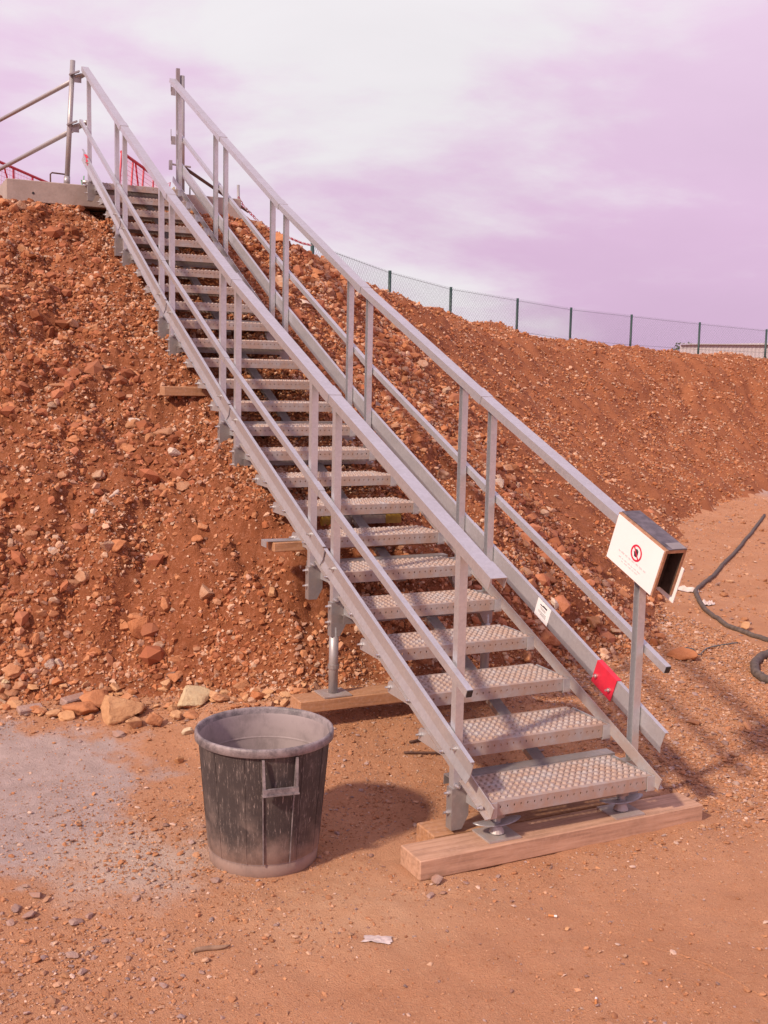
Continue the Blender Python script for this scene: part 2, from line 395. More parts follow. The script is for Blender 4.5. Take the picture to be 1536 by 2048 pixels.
# ------------------------------------------------------------------ terrain
def hash2(ix, iy, s):
    h = (ix.astype(np.int64)*374761393 + iy.astype(np.int64)*668265263 + s*1274126177) & 0xffffffff
    h = ((h ^ (h >> 13))*1274126177) & 0xffffffff
    return (h ^ (h >> 16)) & 0xffffffff
def perlin(x, y, s):
    ix = np.floor(x); iy = np.floor(y); fx = x-ix; fy = y-iy
    def g(dx, dy):
        a = hash2(ix+dx, iy+dy, s)/4294967296.0*6.283185
        return np.cos(a)*(fx-dx)+np.sin(a)*(fy-dy)
    u = fx*fx*fx*(fx*(fx*6-15)+10); v = fy*fy*fy*(fy*(fy*6-15)+10)
    return 1.5*((g(0, 0)*(1-u)+g(1, 0)*u)*(1-v)+(g(0, 1)*(1-u)+g(1, 1)*u)*v)
def worley(x, y, s):
    ix = np.floor(x); iy = np.floor(y); best = np.full(x.shape, 9.0)
    for dx in (-1, 0, 1):
        for dy in (-1, 0, 1):
            px = ix+dx+hash2(ix+dx, iy+dy, s)/4294967296.0; py = iy+dy+hash2(ix+dx, iy+dy, s+7)/4294967296.0
            best = np.minimum(best, (x-px)**2+(y-py)**2)
    return np.sqrt(best)
def sstep(a, b, x):
    t_ = np.clip((x-a)/(b-a), 0, 1); return t_*t_*(3-2*t_)
FOOT = np.array([(-60, 16), (-14, 6.6), (-6, 4.1), (-3.4, 3.2), (-1.85, 2.62), (-1.33, 2.42), (-.9, 2.10), (-.5, 1.78), (.3, 1.76), (1.0, 1.85), (1.6, 2.1), (2.4, 2.4), (4.1, 4.35), (6.9, 7.5), (8.5, 8.7), (10.5, 10.0), (15, 12.2), (28, 17), (60, 26)], float)
CREST = np.array([(-60, 22, 3.2), (-14, 10.8, 3.3), (-6, 8.6, 3.36), (-2, 7.72, 3.36), (-.5, 7.6, 3.34), (1.05, 7.6, 3.33), (1.77, 8.27, 3.22), (2.28, 8.6, 3.11), (3.08, 9.36, 2.98), (3.98, 10.05, 2.85), (5.4, 11.0, 2.68), (7.33, 12.2, 2.52), (8.9, 12.95, 2.46), (10.65, 13.5, 2.38), (12.95, 14.2, 2.33), (15.3, 14.8, 2.31), (28, 20, 2.25), (60, 30, 2.2)], float)
def polydist(x, y, P):
    best = np.full(x.shape, 1e9); val = np.zeros(x.shape)
    for a, b in zip(P[:-1], P[1:]):
        dx, dy = b[0]-a[0], b[1]-a[1]
        t_ = np.clip(((x-a[0])*dx+(y-a[1])*dy)/(dx*dx+dy*dy), 0, 1)
        d2 = (x-a[0]-t_*dx)**2+(y-a[1]-t_*dy)**2
        k = d2 < best; best = np.where(k, d2, best)
        if P.shape[1] > 2: val = np.where(k, a[2]+t_*(b[2]-a[2]), val)
    return np.sqrt(best), val
def above(x, y, P): return y > np.interp(x, P[:, 0], P[:, 1])      # both lines run monotonically in x
PL = ([0, .05, .12, .20, .364, .70, 1], [0, .12, .26, .35, .475, .77, 1])
PR_ = ([0, .06, .13, .5, .85, 1], [0, .085, .145, .50, .91, 1])
def terrain(x, y, fine=True):
    x = np.asarray(x, float); y = np.asarray(y, float)
    wob = .10*perlin(x*1.3, y*1.3, 3)+.05*perlin(x*4, y*4, 4)+sstep(2.5, 4, x)*(.14*perlin(x*.8, y*.8, 5)+.12*perlin(x*2.4, y*2.4, 6))
    xw, yw = x, y+wob*sstep(.5, 2, y)
    df, _ = polydist(xw, yw, FOOT); inside = above(xw, yw, FOOT)
    dc, H = polydist(xw, yw, CREST); top = above(xw, yw, CREST)
    t_ = np.where(top, 1.0, df/(df+dc+1e-9))
    wr = sstep(.4, 2.4, x)
    pr = np.interp(t_, *PL)*(1-wr)+np.interp(t_, *PR_)*wr
    wx = np.exp(-(x/1.1)**2)*.8+.2
    base = .22*wx*np.where(inside, 1.0, np.exp(-(df/.55)**2))
    z = np.where(inside, base+(H-base)*pr, base)
    far = np.where(top, dc, 0); z = z-np.where(top, .35*sstep(.3, 3, far)*sstep(1.6, 4, x), 0)
    # the heap ends far behind
    z = z*(1-sstep(24, 34, np.where(top, far, 0)))
    mound = np.where(inside, sstep(0, .35, df), 0)*(1-.7*sstep(.4, 1.5, far))
    lump = .10*perlin(x*.9, y*.9, 21)+.055*perlin(x*2.6, y*2.6, 22)+.03*np.abs(perlin(x*6, y*6, 23))
    lump = lump+(1-sstep(-1.3, -.75, x))*(.10*perlin(x*1.7+5, y*1.7, 26)-.16*np.maximum(0, perlin(x*2.3, y*2.6+3, 27)-.12)+.06*np.abs(perlin(x*4.2, y*4.2, 28))+.075*np.tanh(6*perlin(x*1.5+.4*perlin(x*3, y*3, 91), y*2.1, 90))+.035*np.tanh(6*perlin(x*3.7, y*4.6, 92)))
    left = 1-.45*wr
    n = lump*left
    if fine:
        w1 = worley(x*6.5, y*6.5, 31); w2 = worley(x*15, y*15, 32)
        msk = sstep(-.25, .35, perlin(x*1.7, y*1.7, 40))
        w3 = worley(x*3.1+.3*perlin(x*3, y*3, 8), y*3.1, 33)
        n = n+(.19*(.5-w3)*(1-.5*msk)+.115*(.55-w1)*(.3+.7*msk)+.055*(.5-w2)+.026*perlin(x*22, y*22, 24)+.016*perlin(x*40, y*40, 25))*left
    g = .012*perlin(x*1.1, y*1.1, 11)+.008*perlin(x*4.3, y*4.3, 12)+.004*perlin(x*13, y*13, 13)
    if fine: g = g+.010*(.45-worley(x*4.2, y*4.2, 16))*sstep(-.2, .4, perlin(x*.9, y*.9, 17))+.006*(.45-worley(x*13, y*13, 18))*sstep(-.1, .5, perlin(x*1.6, y*1.6, 19))+.003*np.abs(perlin(x*30, y*30, 14))+.0015*perlin(x*60, y*60, 15)
    z = z+n*mound+g*(1-mound)
    # keep clear of the stairs and bedding timbers
    sl = np.interp(y, PY, PZ)-.17
    k = (1-sstep(.46, .66, np.abs(x)))*sstep(.2, .6, y)*(1-sstep(7.45, 7.6, y))
    z = np.where(k > 0, np.minimum(z, z*(1-k)+k*np.minimum(z, sl)), z)
    kf = (1-sstep(1.5, 2.2, np.abs(x)))*sstep(6.6, 7.1, y)*(1-sstep(7.55, 7.65, y)); z = z*(1-kf)+kf*np.minimum(z, 3.27+.06*(y-7.0)+.05*perlin(x*5, y*5, 95))
    kb = (1-sstep(1.3, 1.6, np.abs(x)))*sstep(7.5, 7.62, y)*(1-sstep(10.4, 10.8, y))
    z = z*(1-kb)+kb*np.minimum(z, 3.37)
    return z
def axis(dense, lo, hi):
    a = []
    for s0, s1, st in dense: a += list(np.arange(s0, s1-1e-6, st))
    a.append(dense[-1][1]); st = dense[-1][2]
    while a[-1] < hi: st *= 1.25; a.append(a[-1]+st)
    st = dense[0][2]; b = []
    c = a[0]
    while c > lo: st *= 1.25; c -= st; b.append(c)
    return np.array(b[::-1]+a)
gx = axis([(-3.6, 2.6, .021), (2.6, 17, .062)], -1500, 1500)
gy = axis([(-1.9, 8.2, .021), (8.2, 15.5, .06)], -200, 2500)
GX, GY = np.meshgrid(gx, gy); GZ = terrain(GX, GY)
nx, ny = len(gx), len(gy)
vid = np.arange(nx*ny).reshape(ny, nx)
quad = np.stack([vid[:-1, :-1], vid[:-1, 1:], vid[1:, 1:], vid[1:, :-1]], -1).reshape(-1, 4)
cx = (GX[:-1, :-1]+GX[1:, 1:]).ravel()/2; cy = (GY[:-1, :-1]+GY[1:, 1:]).ravel()/2
wobc = .10*perlin(cx*1.3, cy*1.3, 3)+.05*perlin(cx*4, cy*4, 4)+sstep(2.5, 4, cx)*(.14*perlin(cx*.8, cy*.8, 5)+.12*perlin(cx*2.4, cy*2.4, 6))
ins = above(cx, cy+wobc*sstep(.5, 2, cy)+.05*perlin(cx*9, cy*9, 77), FOOT) & (GZ[:-1, :-1].ravel() > .05)
coords = np.stack([GX.ravel(), GY.ravel(), GZ.ravel()], 1)
def np_mesh(name, co, faces, mat, smooth=True, colors=None):
    me = bpy.data.meshes.new(name); k = faces.shape[1]
    me.vertices.add(len(co)); me.vertices.foreach_set('co', co.astype(np.float32).ravel())
    me.loops.add(faces.size); me.loops.foreach_set('vertex_index', faces.astype(np.int32).ravel())
    me.polygons.add(len(faces)); me.polygons.foreach_set('loop_start', np.arange(0, faces.size, k, dtype=np.int32))
    me.polygons.foreach_set('loop_total', np.full(len(faces), k, np.int32))
    if colors is not None:
        a = me.color_attributes.new('col', 'FLOAT_COLOR', 'POINT'); a.data.foreach_set('color', colors.astype(np.float32).ravel())
    me.materials.append(M[mat]); me.update(calc_edges=True)
    me.polygons.foreach_set('use_smooth', [smooth]*len(faces)); me.validate()
    return me
def sub(mask):
    f = quad[mask]; u, inv = np.unique(f, return_inverse=True); return coords[u], inv.reshape(-1, 4)
for nm_, mk_, mt_ in (('ground', ~ins, 'dirt'), ('earth_mound', ins, 'soil')):
    o = place(nm_, np_mesh(nm_, *sub(mk_), mt_)); o['kind'] = 'structure'
    o['label'] = 'trodden reddish dirt of the building site' if nm_ == 'ground' else 'heap of loose red clay soil and rubble behind the stairs'
def zat(x_, y_): return float(terrain(np.array([x_]), np.array([y_]))[0])

# ------------------------------------------------------------------ stones
def ico(sub_=0):
    t_ = (1+5**.5)/2
    v = np.array([(-1, t_, 0), (1, t_, 0), (-1, -t_, 0), (1, -t_, 0), (0, -1, t_), (0, 1, t_), (0, -1, -t_), (0, 1, -t_), (t_, 0, -1), (t_, 0, 1), (-t_, 0, -1), (-t_, 0, 1)], float)
    f = [(0, 11, 5), (0, 5, 1), (0, 1, 7), (0, 7, 10), (0, 10, 11), (1, 5, 9), (5, 11, 4), (11, 10, 2), (10, 7, 6), (7, 1, 8), (3, 9, 4), (3, 4, 2), (3, 2, 6), (3, 6, 8), (3, 8, 9), (4, 9, 5), (2, 4, 11), (6, 2, 10), (8, 6, 7), (9, 8, 1)]
    v = list(v/np.linalg.norm(v[0]))
    for _ in range(sub_):
        c = {}; nf = []
        def mid(a, b):
            k = (min(a, b), max(a, b))
            if k not in c: q = v[a]+v[b]; v.append(q/np.linalg.norm(q)); c[k] = len(v)-1
            return c[k]
        for a, b, d in f:
            x1, x2, x3 = mid(a, b), mid(b, d), mid(d, a); nf += [(a, x1, x3), (b, x2, x1), (d, x3, x2), (x1, x2, x3)]
        f = nf
    return np.array(v), np.array(f)
def stone_template(sub_, cuts, r_):
    v, f = ico(sub_); v = v*(1+r_.normal(0, .07, (len(v), 1)))
    for _ in range(cuts):                       # flat facets
        n = r_.normal(size=3); n /= np.linalg.norm(n); h = r_.uniform(.45, .8)
        d = v@n; k = d > h; v[k] -= np.outer(d[k]-h, n)*.92
    return v*np.array([1, r_.uniform(.62, .95), r_.uniform(.45, .8)]), f
def lumpy_stone(sub_, cuts, r_):
    v, f = ico(sub_); d = v.copy()
    for q in range(9):
        k_ = r_.normal(size=3)*(1.2+.55*q); v = v+d*(.20/(1+.55*q))*np.sin(v@k_+r_.uniform(0, 6.28))[:, None]
    for _ in range(cuts):
        n = r_.normal(size=3); n /= np.linalg.norm(n); h = r_.uniform(.45, .85); e_ = v@n; k = e_ > h; v[k] -= np.outer(e_[k]-h, n)*.93
    v = v+d*r_.normal(0, .012, (len(v), 1))
    v = v/np.abs(v).max()*1.12
    return v*np.array([1, r_.uniform(.7, 1), r_.uniform(.6, .9)]), f
def rotmats(n, r_, tilt=1.0):
    a = r_.uniform(0, 6.283, n); b = r_.normal(0, .5*tilt, n); c = r_.normal(0, .5*tilt, n)
    Rz = np.zeros((n, 3, 3)); Rz[:, 0, 0] = np.cos(a); Rz[:, 0, 1] = -np.sin(a); Rz[:, 1, 0] = np.sin(a); Rz[:, 1, 1] = np.cos(a); Rz[:, 2, 2] = 1
    Rx = np.zeros((n, 3, 3)); Rx[:, 0, 0] = 1; Rx[:, 1, 1] = np.cos(b); Rx[:, 1, 2] = -np.sin(b); Rx[:, 2, 1] = np.sin(b); Rx[:, 2, 2] = np.cos(b)
    Ry = np.zeros((n, 3, 3)); Ry[:, 1, 1] = 1; Ry[:, 0, 0] = np.cos(c); Ry[:, 0, 2] = np.sin(c); Ry[:, 2, 0] = -np.sin(c); Ry[:, 2, 2] = np.cos(c)
    return Rz@Rx@Ry
TPL = [stone_template(0, 3, rng) for _ in range(10)]
OV = np.array([(1, 0, 0), (-1, 0, 0), (0, 1, 0), (0, -1, 0), (0, 0, 1), (0, 0, -1)], float); OF = np.array([(0, 2, 4), (2, 1, 4), (1, 3, 4), (3, 0, 4), (2, 0, 5), (1, 2, 5), (3, 1, 5), (0, 3, 5)])
CRUMB = [((OV+rng.normal(0, .22, OV.shape))*np.array([1, rng.uniform(.7, 1), rng.uniform(.6, .9)])*1.12, OF) for _ in range(14)]
cpal = np.array(STONE+[(.56, .39, .28)])
def scatter(name, pos, size, label, pal=None, tilt=1.0, flat=1.0, cut=.021):
    n = len(pos); pal = cpal if pal is None else pal
    small = size < cut; VV, FF, CC, n0 = [], [], [], 0
    ci = pal[rng.integers(0, len(pal), n)]*rng.uniform(.72, 1.2, (n, 1))
    for sel, tp in ((np.where(small)[0], CRUMB), (np.where(~small)[0], TPL)):
        if not len(sel): continue
        m_ = len(sel); nv = len(tp[0][0]); RM = rotmats(m_, rng, tilt); which = rng.integers(0, len(tp), m_); V = np.zeros((m_, nv, 3)); F = np.zeros((m_, len(tp[0][1]), 3), int)
        for k, (tv, tf) in enumerate(tp):
            i = np.where(which == k)[0]
            V[i] = np.einsum('nij,vj->nvi', RM[i], tv*np.array([1, 1, flat]))*size[sel][i][:, None, None]+pos[sel][i][:, None, :]
            F[i] = tf[None]+(i*nv)[:, None, None]+n0
        col = np.ones((m_, nv, 4)); col[:, :, :3] = ci[sel][:, None, :]
        VV.append(V.reshape(-1, 3)); FF.append(F.reshape(-1, 3)); CC.append(col.reshape(-1, 4)); n0 += m_*nv
    o = place(name, np_mesh(name, np.concatenate(VV), np.concatenate(FF), 'gravel', False, np.concatenate(CC)))
    o['kind'] = 'stuff'; o['label'] = label
    return o
camv = np.array(CAM)
def project(P):
    d = P-camv; z = d@np.array(fw); return 768+2223.16*(d@np.array(rt2))/z, 1024-2223.16*(d@np.array(up2))/z, z
def in_mound(x, y): return above(x, y, FOOT)
# --- mound: dense crumb + stones, sizes follow a steep power law
n = 265000; n2_ = 185000
x = np.concatenate([rng.uniform(-3.4, 2.6, n), rng.uniform(1.2, 17, n2_)]); y = np.concatenate([rng.uniform(1.6, 8.2, n), rng.uniform(2.0, 15.5, n2_)])
dc_, _ = polydist(x, y, CREST)
k = in_mound(x, y) & (~above(x, y, CREST) | (dc_ < .8))
x, y = x[k], y[k]
dens = sstep(-.55, .5, perlin(x*1.9, y*1.9, 51)+.5*perlin(x*5, y*5, 52)); k = rng.uniform(0, 1, len(x)) < (.22+.78*dens); x, y = x[k], y[k]
z = terrain(x, y); P = np.stack([x, y, z], 1); px, py, pz = project(P)
k = (px > -60) & (px < 1600) & (pz > 1); P = P[k]; pz = pz[k]
u = rng.uniform(0, 1, len(P)); size = np.clip(.0076*(u+.0020)**-.38, .0066, .072)*np.where(P[:, 0] > 2.6, .98, 1.0)*np.clip(pz/9, .8, 1.25)
size = np.minimum(size, np.where(P[:, 0] > 2.8, .042, .085))
nz = 3e-2
low = np.exp(-((polydist(P[:, 0], P[:, 1], FOOT)[0])/.5)**2); size = size*(1+.9*low*rng.uniform(0, 1, len(P))**2*(P[:, 0] < 2))
stairs = (np.abs(P[:, 0]) < .7) & (P[:, 1] < 7.6)
size[stairs] = np.minimum(size[stairs], .03)
app = size/pz
mpx, mpy, _ = project(P)
cand = np.where((mpx > 5) & (mpx < 1531) & (mpy > 330) & (mpy < 1500) & ~stairs)[0]
cl_, cr_ = cand[P[cand, 0] < -.4], cand[P[cand, 0] >= -.4]
big = np.concatenate([cl_[np.argsort(-app[cl_])][:115], cr_[np.argsort(-app[cr_])][:90]])
mask = np.ones(len(P), bool); mask[big] = False
P2 = P.copy(); P2[:, 2] += size*.12
scatter('mound_gravel', P2[mask], size[mask], 'small stones and crumbs of earth covering the red mound')
n = 24000
x = np.concatenate([rng.uniform(-3.4, 2.6, n), rng.uniform(1.2, 17, n)]); y = np.concatenate([rng.uniform(1.6, 8.0, n), rng.uniform(2.0, 15.2, n)])
k = in_mound(x, y-.1) & ~above(x, y-.2, CREST) & ~((np.abs(x) < .62) & (y < 7.6)); x, y = x[k], y[k]
dens = sstep(-.4, .5, perlin(x*1.3, y*1.3, 71)+.4*perlin(x*4, y*4, 72)); k = rng.uniform(0, 1, len(x)) < .12+.6*dens; x, y = x[k], y[k]
cs_ = np.clip(.018*(rng.uniform(0, 1, len(x))+.006)**-.38, .016, .095)*np.where(x > 3, .6, 1.0)
scatter('soil_clods', np.stack([x, y, terrain(x, y)+cs_*.05], 1), cs_, 'lumps of red clay on the mound', np.array([(.28, .100, .050), (.35, .130, .068), (.41, .168, .095), (.32, .113, .060), (.37, .145, .080)]), 1.0)
RT = []
for q in range(10):
    v, f = lumpy_stone(3, 10, rng); mb = MB().add(v.tolist(), f.tolist()); RT.append(mb)
MESHC = {}
def rock_mesh(k, mat):
    if (k, mat) not in MESHC: MESHC[(k, mat)] = RT[k].mesh('rock', mat, True)
    return MESHC[(k, mat)]
def rock(name, label, pos, scale, mat='rock', k=None, group=None, rz=None, tilt=.3):
    k = random.randrange(10) if k is None else k
    m4 = Matrix.Translation(pos) @ Matrix.Rotation(random.uniform(0, 6.28) if rz is None else rz, 4, 'Z') @ Matrix.Rotation(random.gauss(0, tilt), 4, 'X') @ Matrix.Diagonal((*scale, 1))
    o = place(name, rock_mesh(k, mat), None, m4)
    return tag(o, label, 'stone', group)
for i in big:
    s = size[i]; q = P[i]; zone = 'left' if q[0] < -.4 else 'right'
    tone = 'white' if random.random() < .05 else ('pale' if random.random() < .4 else 'reddish')
    dft = float(polydist(np.array([q[0]]), np.array([q[1]]), FOOT)[0][0]); dcr = float(polydist(np.array([q[0]]), np.array([q[1]]), CREST)[0][0])
    hz_ = dft/(dft+dcr)
    if zone == 'left': where = 'low in the steep slope behind the bin' if hz_ < .12 else ('half way up the slope beside the left stair rail' if hz_ < .5 else 'high in the slope below the concrete block')
    else: where = ('low in the slope between the stairs and the long hose' if hz_ < .35 else ('in the middle of the slope behind the sign box' if hz_ < .7 else 'high in the slope under the wire fence'))
    lab = tone+' stone lodged '+where; gr = tone+' stones '+where
    rock('stone', lab, (q[0], q[1], q[2]+s*.15), (s, s*random.uniform(.7, 1), s*random.uniform(.7, 1)), {'white': 'rock_white', 'pale': 'rock', 'reddish': 'rock_red'}[tone], group=gr, tilt=.6)

# --- ground pebbles
n = 290000
d = rng.uniform(0, 1, n); x = rng.uniform(-3.4, 3.2, n); y = -1.8+(rng.uniform(0, 1, n)**1.0)*5.2
k = ~in_mound(x, y-.1); x, y = x[k], y[k]
cl = perlin(x*1.2+9, y*1.2, 61)+.6*perlin(x*3.7, y*3.7, 62)
near_foot = np.exp(-(polydist(x, y, FOOT)[0]/.35)**2)
near_timber = np.exp(-(((np.abs(y-.1))/.28)**2))*((x > -.8) & (x < 1.6))
rightside = sstep(.5, 1.2, x)*sstep(-.2, .4, y)
leftdebris = np.exp(-(((x+1.95)/.45)**2+((y+.1)/.4)**2))+.55*np.exp(-(((x+1.5)/.35)**2+((y-.75)/.3)**2))
pr = np.clip(.09+.34*sstep(.0, .7, cl)+.8*near_foot+.7*near_timber+.75*rightside+.75*leftdebris+.35*np.exp(-((y-1.0)/.6)**2), 0, 1)
pr = pr*(1-.85*np.exp(-(((x+2.3)/.75)**2+((y-1.45)/.7)**2)))
k = rng.uniform(0, 1, len(x)) < pr*.62; x, y, lf = x[k], y[k], leftdebris[k]+near_foot[k]
z = terrain(x, y); u = rng.uniform(0, 1, len(x)); size = np.clip(.0029*(u+.004)**-.38, .0026, .015)*(1+.35*np.clip(lf, 0, 1)+.45*sstep(.4, 1.2, x))
inbin = (x+1.14)**2+(y-.43)**2 < .2**2
tim = (x > -.75) & (x < .76) & (y > -.03) & (y < .35)
k = ~inbin & ~tim
gp = cpal*.5+np.array([.43, .24, .135])*.5; gp = np.vstack([gp, [[.36, .26, .235], [.30, .2, .17], [.55, .40, .32]]])
xg = rng.uniform(-2.6, 1.6, 90000); yg = rng.uniform(-1.9, 1.6, 90000); kg = rng.uniform(0, 1, 90000) < (.12+.5*sstep(-.1, .6, perlin(xg*1.5+4, yg*1.5, 64)))*(1-.8*np.exp(-(((xg+2.3)/.75)**2+((yg-1.45)/.7)**2)))
kg &= ((xg+1.14)**2+(yg-.43)**2 > .21**2) & ~((xg > -.75) & (xg < .76) & (yg > -.03) & (yg < .35)); xg, yg = xg[kg], yg[kg]; sg_ = rng.uniform(.0014, .0032, len(xg))
scatter('ground_grit', np.stack([xg, yg, terrain(xg, yg)+sg_*.3], 1), sg_, 'fine grit on the trodden dirt', gp, .8, .8)
scatter('ground_pebbles', np.stack([x, y, z+size*.25], 1)[k], size[k], 'loose pebbles and grit strewn over the dirt', gp, .5, .7, .0095)
# --- far right flat: grit
n = 16000
x = rng.uniform(1.4, 11, n); y = rng.uniform(.5, 9.5, n); k = ~in_mound(x, y) & (y > x-4.5); x, y = x[k], y[k]
k = rng.uniform(0, 1, len(x)) < .35+.65*sstep(.0, .6, perlin(x*1.1, y*1.1, 66))+np.exp(-(polydist(x, y, FOOT)[0]/.6)**2); x, y = x[k], y[k]
size = np.clip(.006*(rng.uniform(0, 1, len(x))+.004)**-.40, .005, .05)
scatter('roadside_grit', np.stack([x, y, terrain(x, y)+size*.2], 1), size, 'grit and small stones on the flat dirt beside the hose', gp, .6, .8)

# --- individual stones at the foot of the mound and on the ground
def gpos(px_, py_, zz=0.0):
    """point on a horizontal plane seen at a photograph pixel (used once, to read off real positions)"""
    dr = fw+rt2*((px_-768)/2223.16)-up2*((py_-1024)/2223.16); t_ = (zz-CAM.z)/dr.z; return CAM+dr*t_
def slope_hit(px_, py_):
    dr = fw+rt2*((px_-768)/2223.16)-up2*((py_-1024)/2223.16)
    ts = np.linspace(2.2, 26, 2400); X = CAM.x+dr.x*ts; Y = CAM.y+dr.y*ts; Zr = CAM.z+dr.z*ts; h = terrain(X, Y)
    i = int(np.argmax(Zr < h)); return Vector((X[i], Y[i], h[i])) if (Zr < h).any() else None
def srock(label, px_, py_, s, mat, k=None, group=None, rz=None, name='stone', zz=.05):
    q = slope_hit(px_, py_)
    zz2 = q.z
    return rock(name, label, (q.x, q.y, zz2+s[2]*.5), s, mat, k, group, rz, .12)
srock('large rounded tan boulder at the foot of the mound', 236, 1440, (0.107, 0.091, 0.104), 'rock_tan', 0, name='boulder')
srock('pale cream block of limestone just behind the bin', 386, 1412, (0.098, 0.076, 0.076), 'rock_pale', 1, rz=.4, name='boulder')
srock('reddish boulder leaning in front of the large tan boulder', 268, 1456, (0.076, 0.067, 0.061), 'rock_tan', 2, name='boulder')
srock('rough red boulder with pitted face next to the bin rim', 316, 1452, (0.063, 0.061, 0.067), 'rock_red', 3, name='boulder')
srock('dark reddish boulder wedged behind the large tan boulder', 200, 1418, (0.091, 0.073, 0.073), 'rock_red', 4, name='boulder')
srock('wide low reddish stone beside the grey slab fragment', 158, 1428, (0.091, 0.061, 0.055), 'rock_red', 5, name='boulder')
srock('small orange stone between the red boulder and the cream block', 352, 1440, (.035, .033, .035), 'rock_tan', 6)
srock('brown stone under the cream limestone block', 378, 1438, (.05, .045, .045), 'rock_red', 7)
srock('flat brown stone lying before the boulders', 240, 1472, (.045, .035, .02), 'rock_grey', 8)
srock('pale stone beside the rim of the bin', 374, 1470, (.032, .03, .028), 'rock_pale', 9)
srock('lone orange stone lying on the dirt left of the bin', 358, 1527, (.040, .034, .032), 'rock_tan', 2, zz=.0)
srock('yellowish stone behind the far rim of the bin', 492, 1404, (.05, .04, .035), 'rock_tan', 3, zz=.1)
srock('round pale stone touching the corner of the front timber', 874, 1768, (.026, .022, .024), 'rock_grey', 4, zz=0)
srock('flat grey chip lying before the corner of the front timber', 862, 1794, (.022, .016, .010), 'rock_grey', 5, zz=0)
srock('small grey pebble next to the flat grey chip', 887, 1790, (.014, .011, .008), 'rock_grey', 6, zz=0)
srock('wedge of grey rubble leaning on the base of the bin', 488, 1752, (.026, .02, .014), 'rock_grey', 7, zz=0)
srock('brown chip a hand width in front of the bin', 430, 1764, (.022, .018, .012), 'rock_grey', 8, zz=0)
srock('brown pebble alone on the smooth dirt before the timber', 1134, 1860, (.014, .011, .009), 'rock_tan', 2, zz=0)
for i in range(90):
    px_ = random.uniform(0, 640); py_ = 1418+random.uniform(-45, 22)*(1 if px_ < 420 else .6)-(.06*(px_-300) if px_ > 300 else 0); s_ = random.uniform(.018, .05)
    h = slope_hit(px_, py_)
    tone = random.choice(['tan', 'red', 'brown'])
    rock('stone', tone+' stone in the rubble along the foot of the mound behind the bin', (h.x, h.y, h.z+s_*.3), (s_, s_*random.uniform(.7, 1), s_*random.uniform(.6, .9)), {'tan': 'rock_tan', 'red': 'rock_red', 'brown': 'rock'}[tone], group=tone+' stones along the foot of the mound')
for px_, py_, s_ in ((60, 1835, .03), (30, 1822, .028), (74, 1795, .026), (150, 1850, .032), (145, 1915, .025), (165, 1948, .02), (215, 1745, .022), (340, 1905, .018), (270, 1800, .026), (20, 1850, .025), (110, 1840, .018), (180, 1835, .02), (48, 1776, .02), (220, 1885, .014), (175, 1910, .014), (405, 1948, .016)):
    srock('grey lump of broken concrete strewn over the open dirt', px_, py_, (s_, s_*.75, s_*.5), 'rock_grey', group='concrete lumps on the open dirt', zz=0)
for px_, py_, s_ in ((1110, 1350, .075), (1160, 1318, .06), (1060, 1330, .05), (1190, 1350, .045), (1232, 1268, .05), (1290, 1250, .055)):
    srock('brown stone lying under the toe board on the sign side', px_, py_, (s_, s_*.8, s_*.55), 'rock', group='stones beside the right toe board', zz=.05)
srock('large red clod at the end of the middle rail on the sign side', 1362, 1318, (.10, .065, .055), 'rock_red', 1, zz=0.02, name='boulder')
for (px_, py_, zz, l, h, r_, lab) in ((60, 1400, .12, .13, .030, .15, 'flat grey slab fragment by the foot of the mound'), (150, 1392, .12, .16, .04, .5, 'broken grey concrete slab fragment next to the reddish stone')):
    q = gpos(px_, py_, zz); mb = MB().box((0, 0, 0), (l, .06, h), None, .006)
    o = place('slab_fragment', mb.mesh('slab_fragment', 'rock_grey'), None, Matrix.Translation((q.x, q.y, zat(q.x, q.y)+h*.5)) @ Matrix.Rotation(r_, 4, 'Z') @ Matrix.Rotation(.25, 4, 'X'))
    tag(o, lab, 'rubble')
for lab, px_, py_, s_, mt_ in (('orange boulder half buried in the steep slope behind the bin', 545, 1195, (.075, .055, .05), 'rock_tan'), ('pale tan rock below the plank end on the slope', 335, 868, (.085, .05, .05), 'rock'), ('cluster stone with chalky face beside a stair foot', 348, 910, (.06, .05, .055), 'rock_white'),
        ('rounded brown stone in the lower slope', 198, 1312, (.05, .045, .045), 'rock_red'), ('dark flint stone above the boulders', 345, 1355, (.05, .04, .04), 'rock_dark'), ('red stone above the dark flint', 350, 1328, (.04, .035, .035), 'rock_red'), ('pale pink stone far down the bin side slope', 86, 1238, (.035, .035, .03), 'rock'),
        ('bright white chip in the lower slope', 300, 1302, (.022, .018, .02), 'rock_white'), ('cream stone at the foot beyond the slab', 14, 1372, (.035, .03, .03), 'rock_pale'), ('white chip of the pair in mid slope', 303, 1114, (.016, .014, .014), 'rock_white'), ('larger white chip of the pair in mid slope', 320, 1117, (.018, .016, .017), 'rock_white'),
        ('long pale stone high on the bin side slope', 128, 775, (.09, .035, .03), 'rock'), ('pale stone at mid height above the plank', 212, 742, (.05, .03, .03), 'rock'), ('brown block jutting from the slope', 365, 985, (.055, .05, .045), 'rock'), ('orange stone below the brown block', 292, 1060, (.035, .03, .03), 'rock_tan')):
    h = slope_hit(px_, py_)
    if h: rock('stone', lab, (h.x, h.y, h.z+s_[2]*.3), s_, mt_, None, None, None, .3)

# ------------------------------------------------------------------ staircase
st = thing('metal_staircase', 'galvanised steel site staircase with open treads climbing the red mound', 'staircase', (0, 0, Z0))
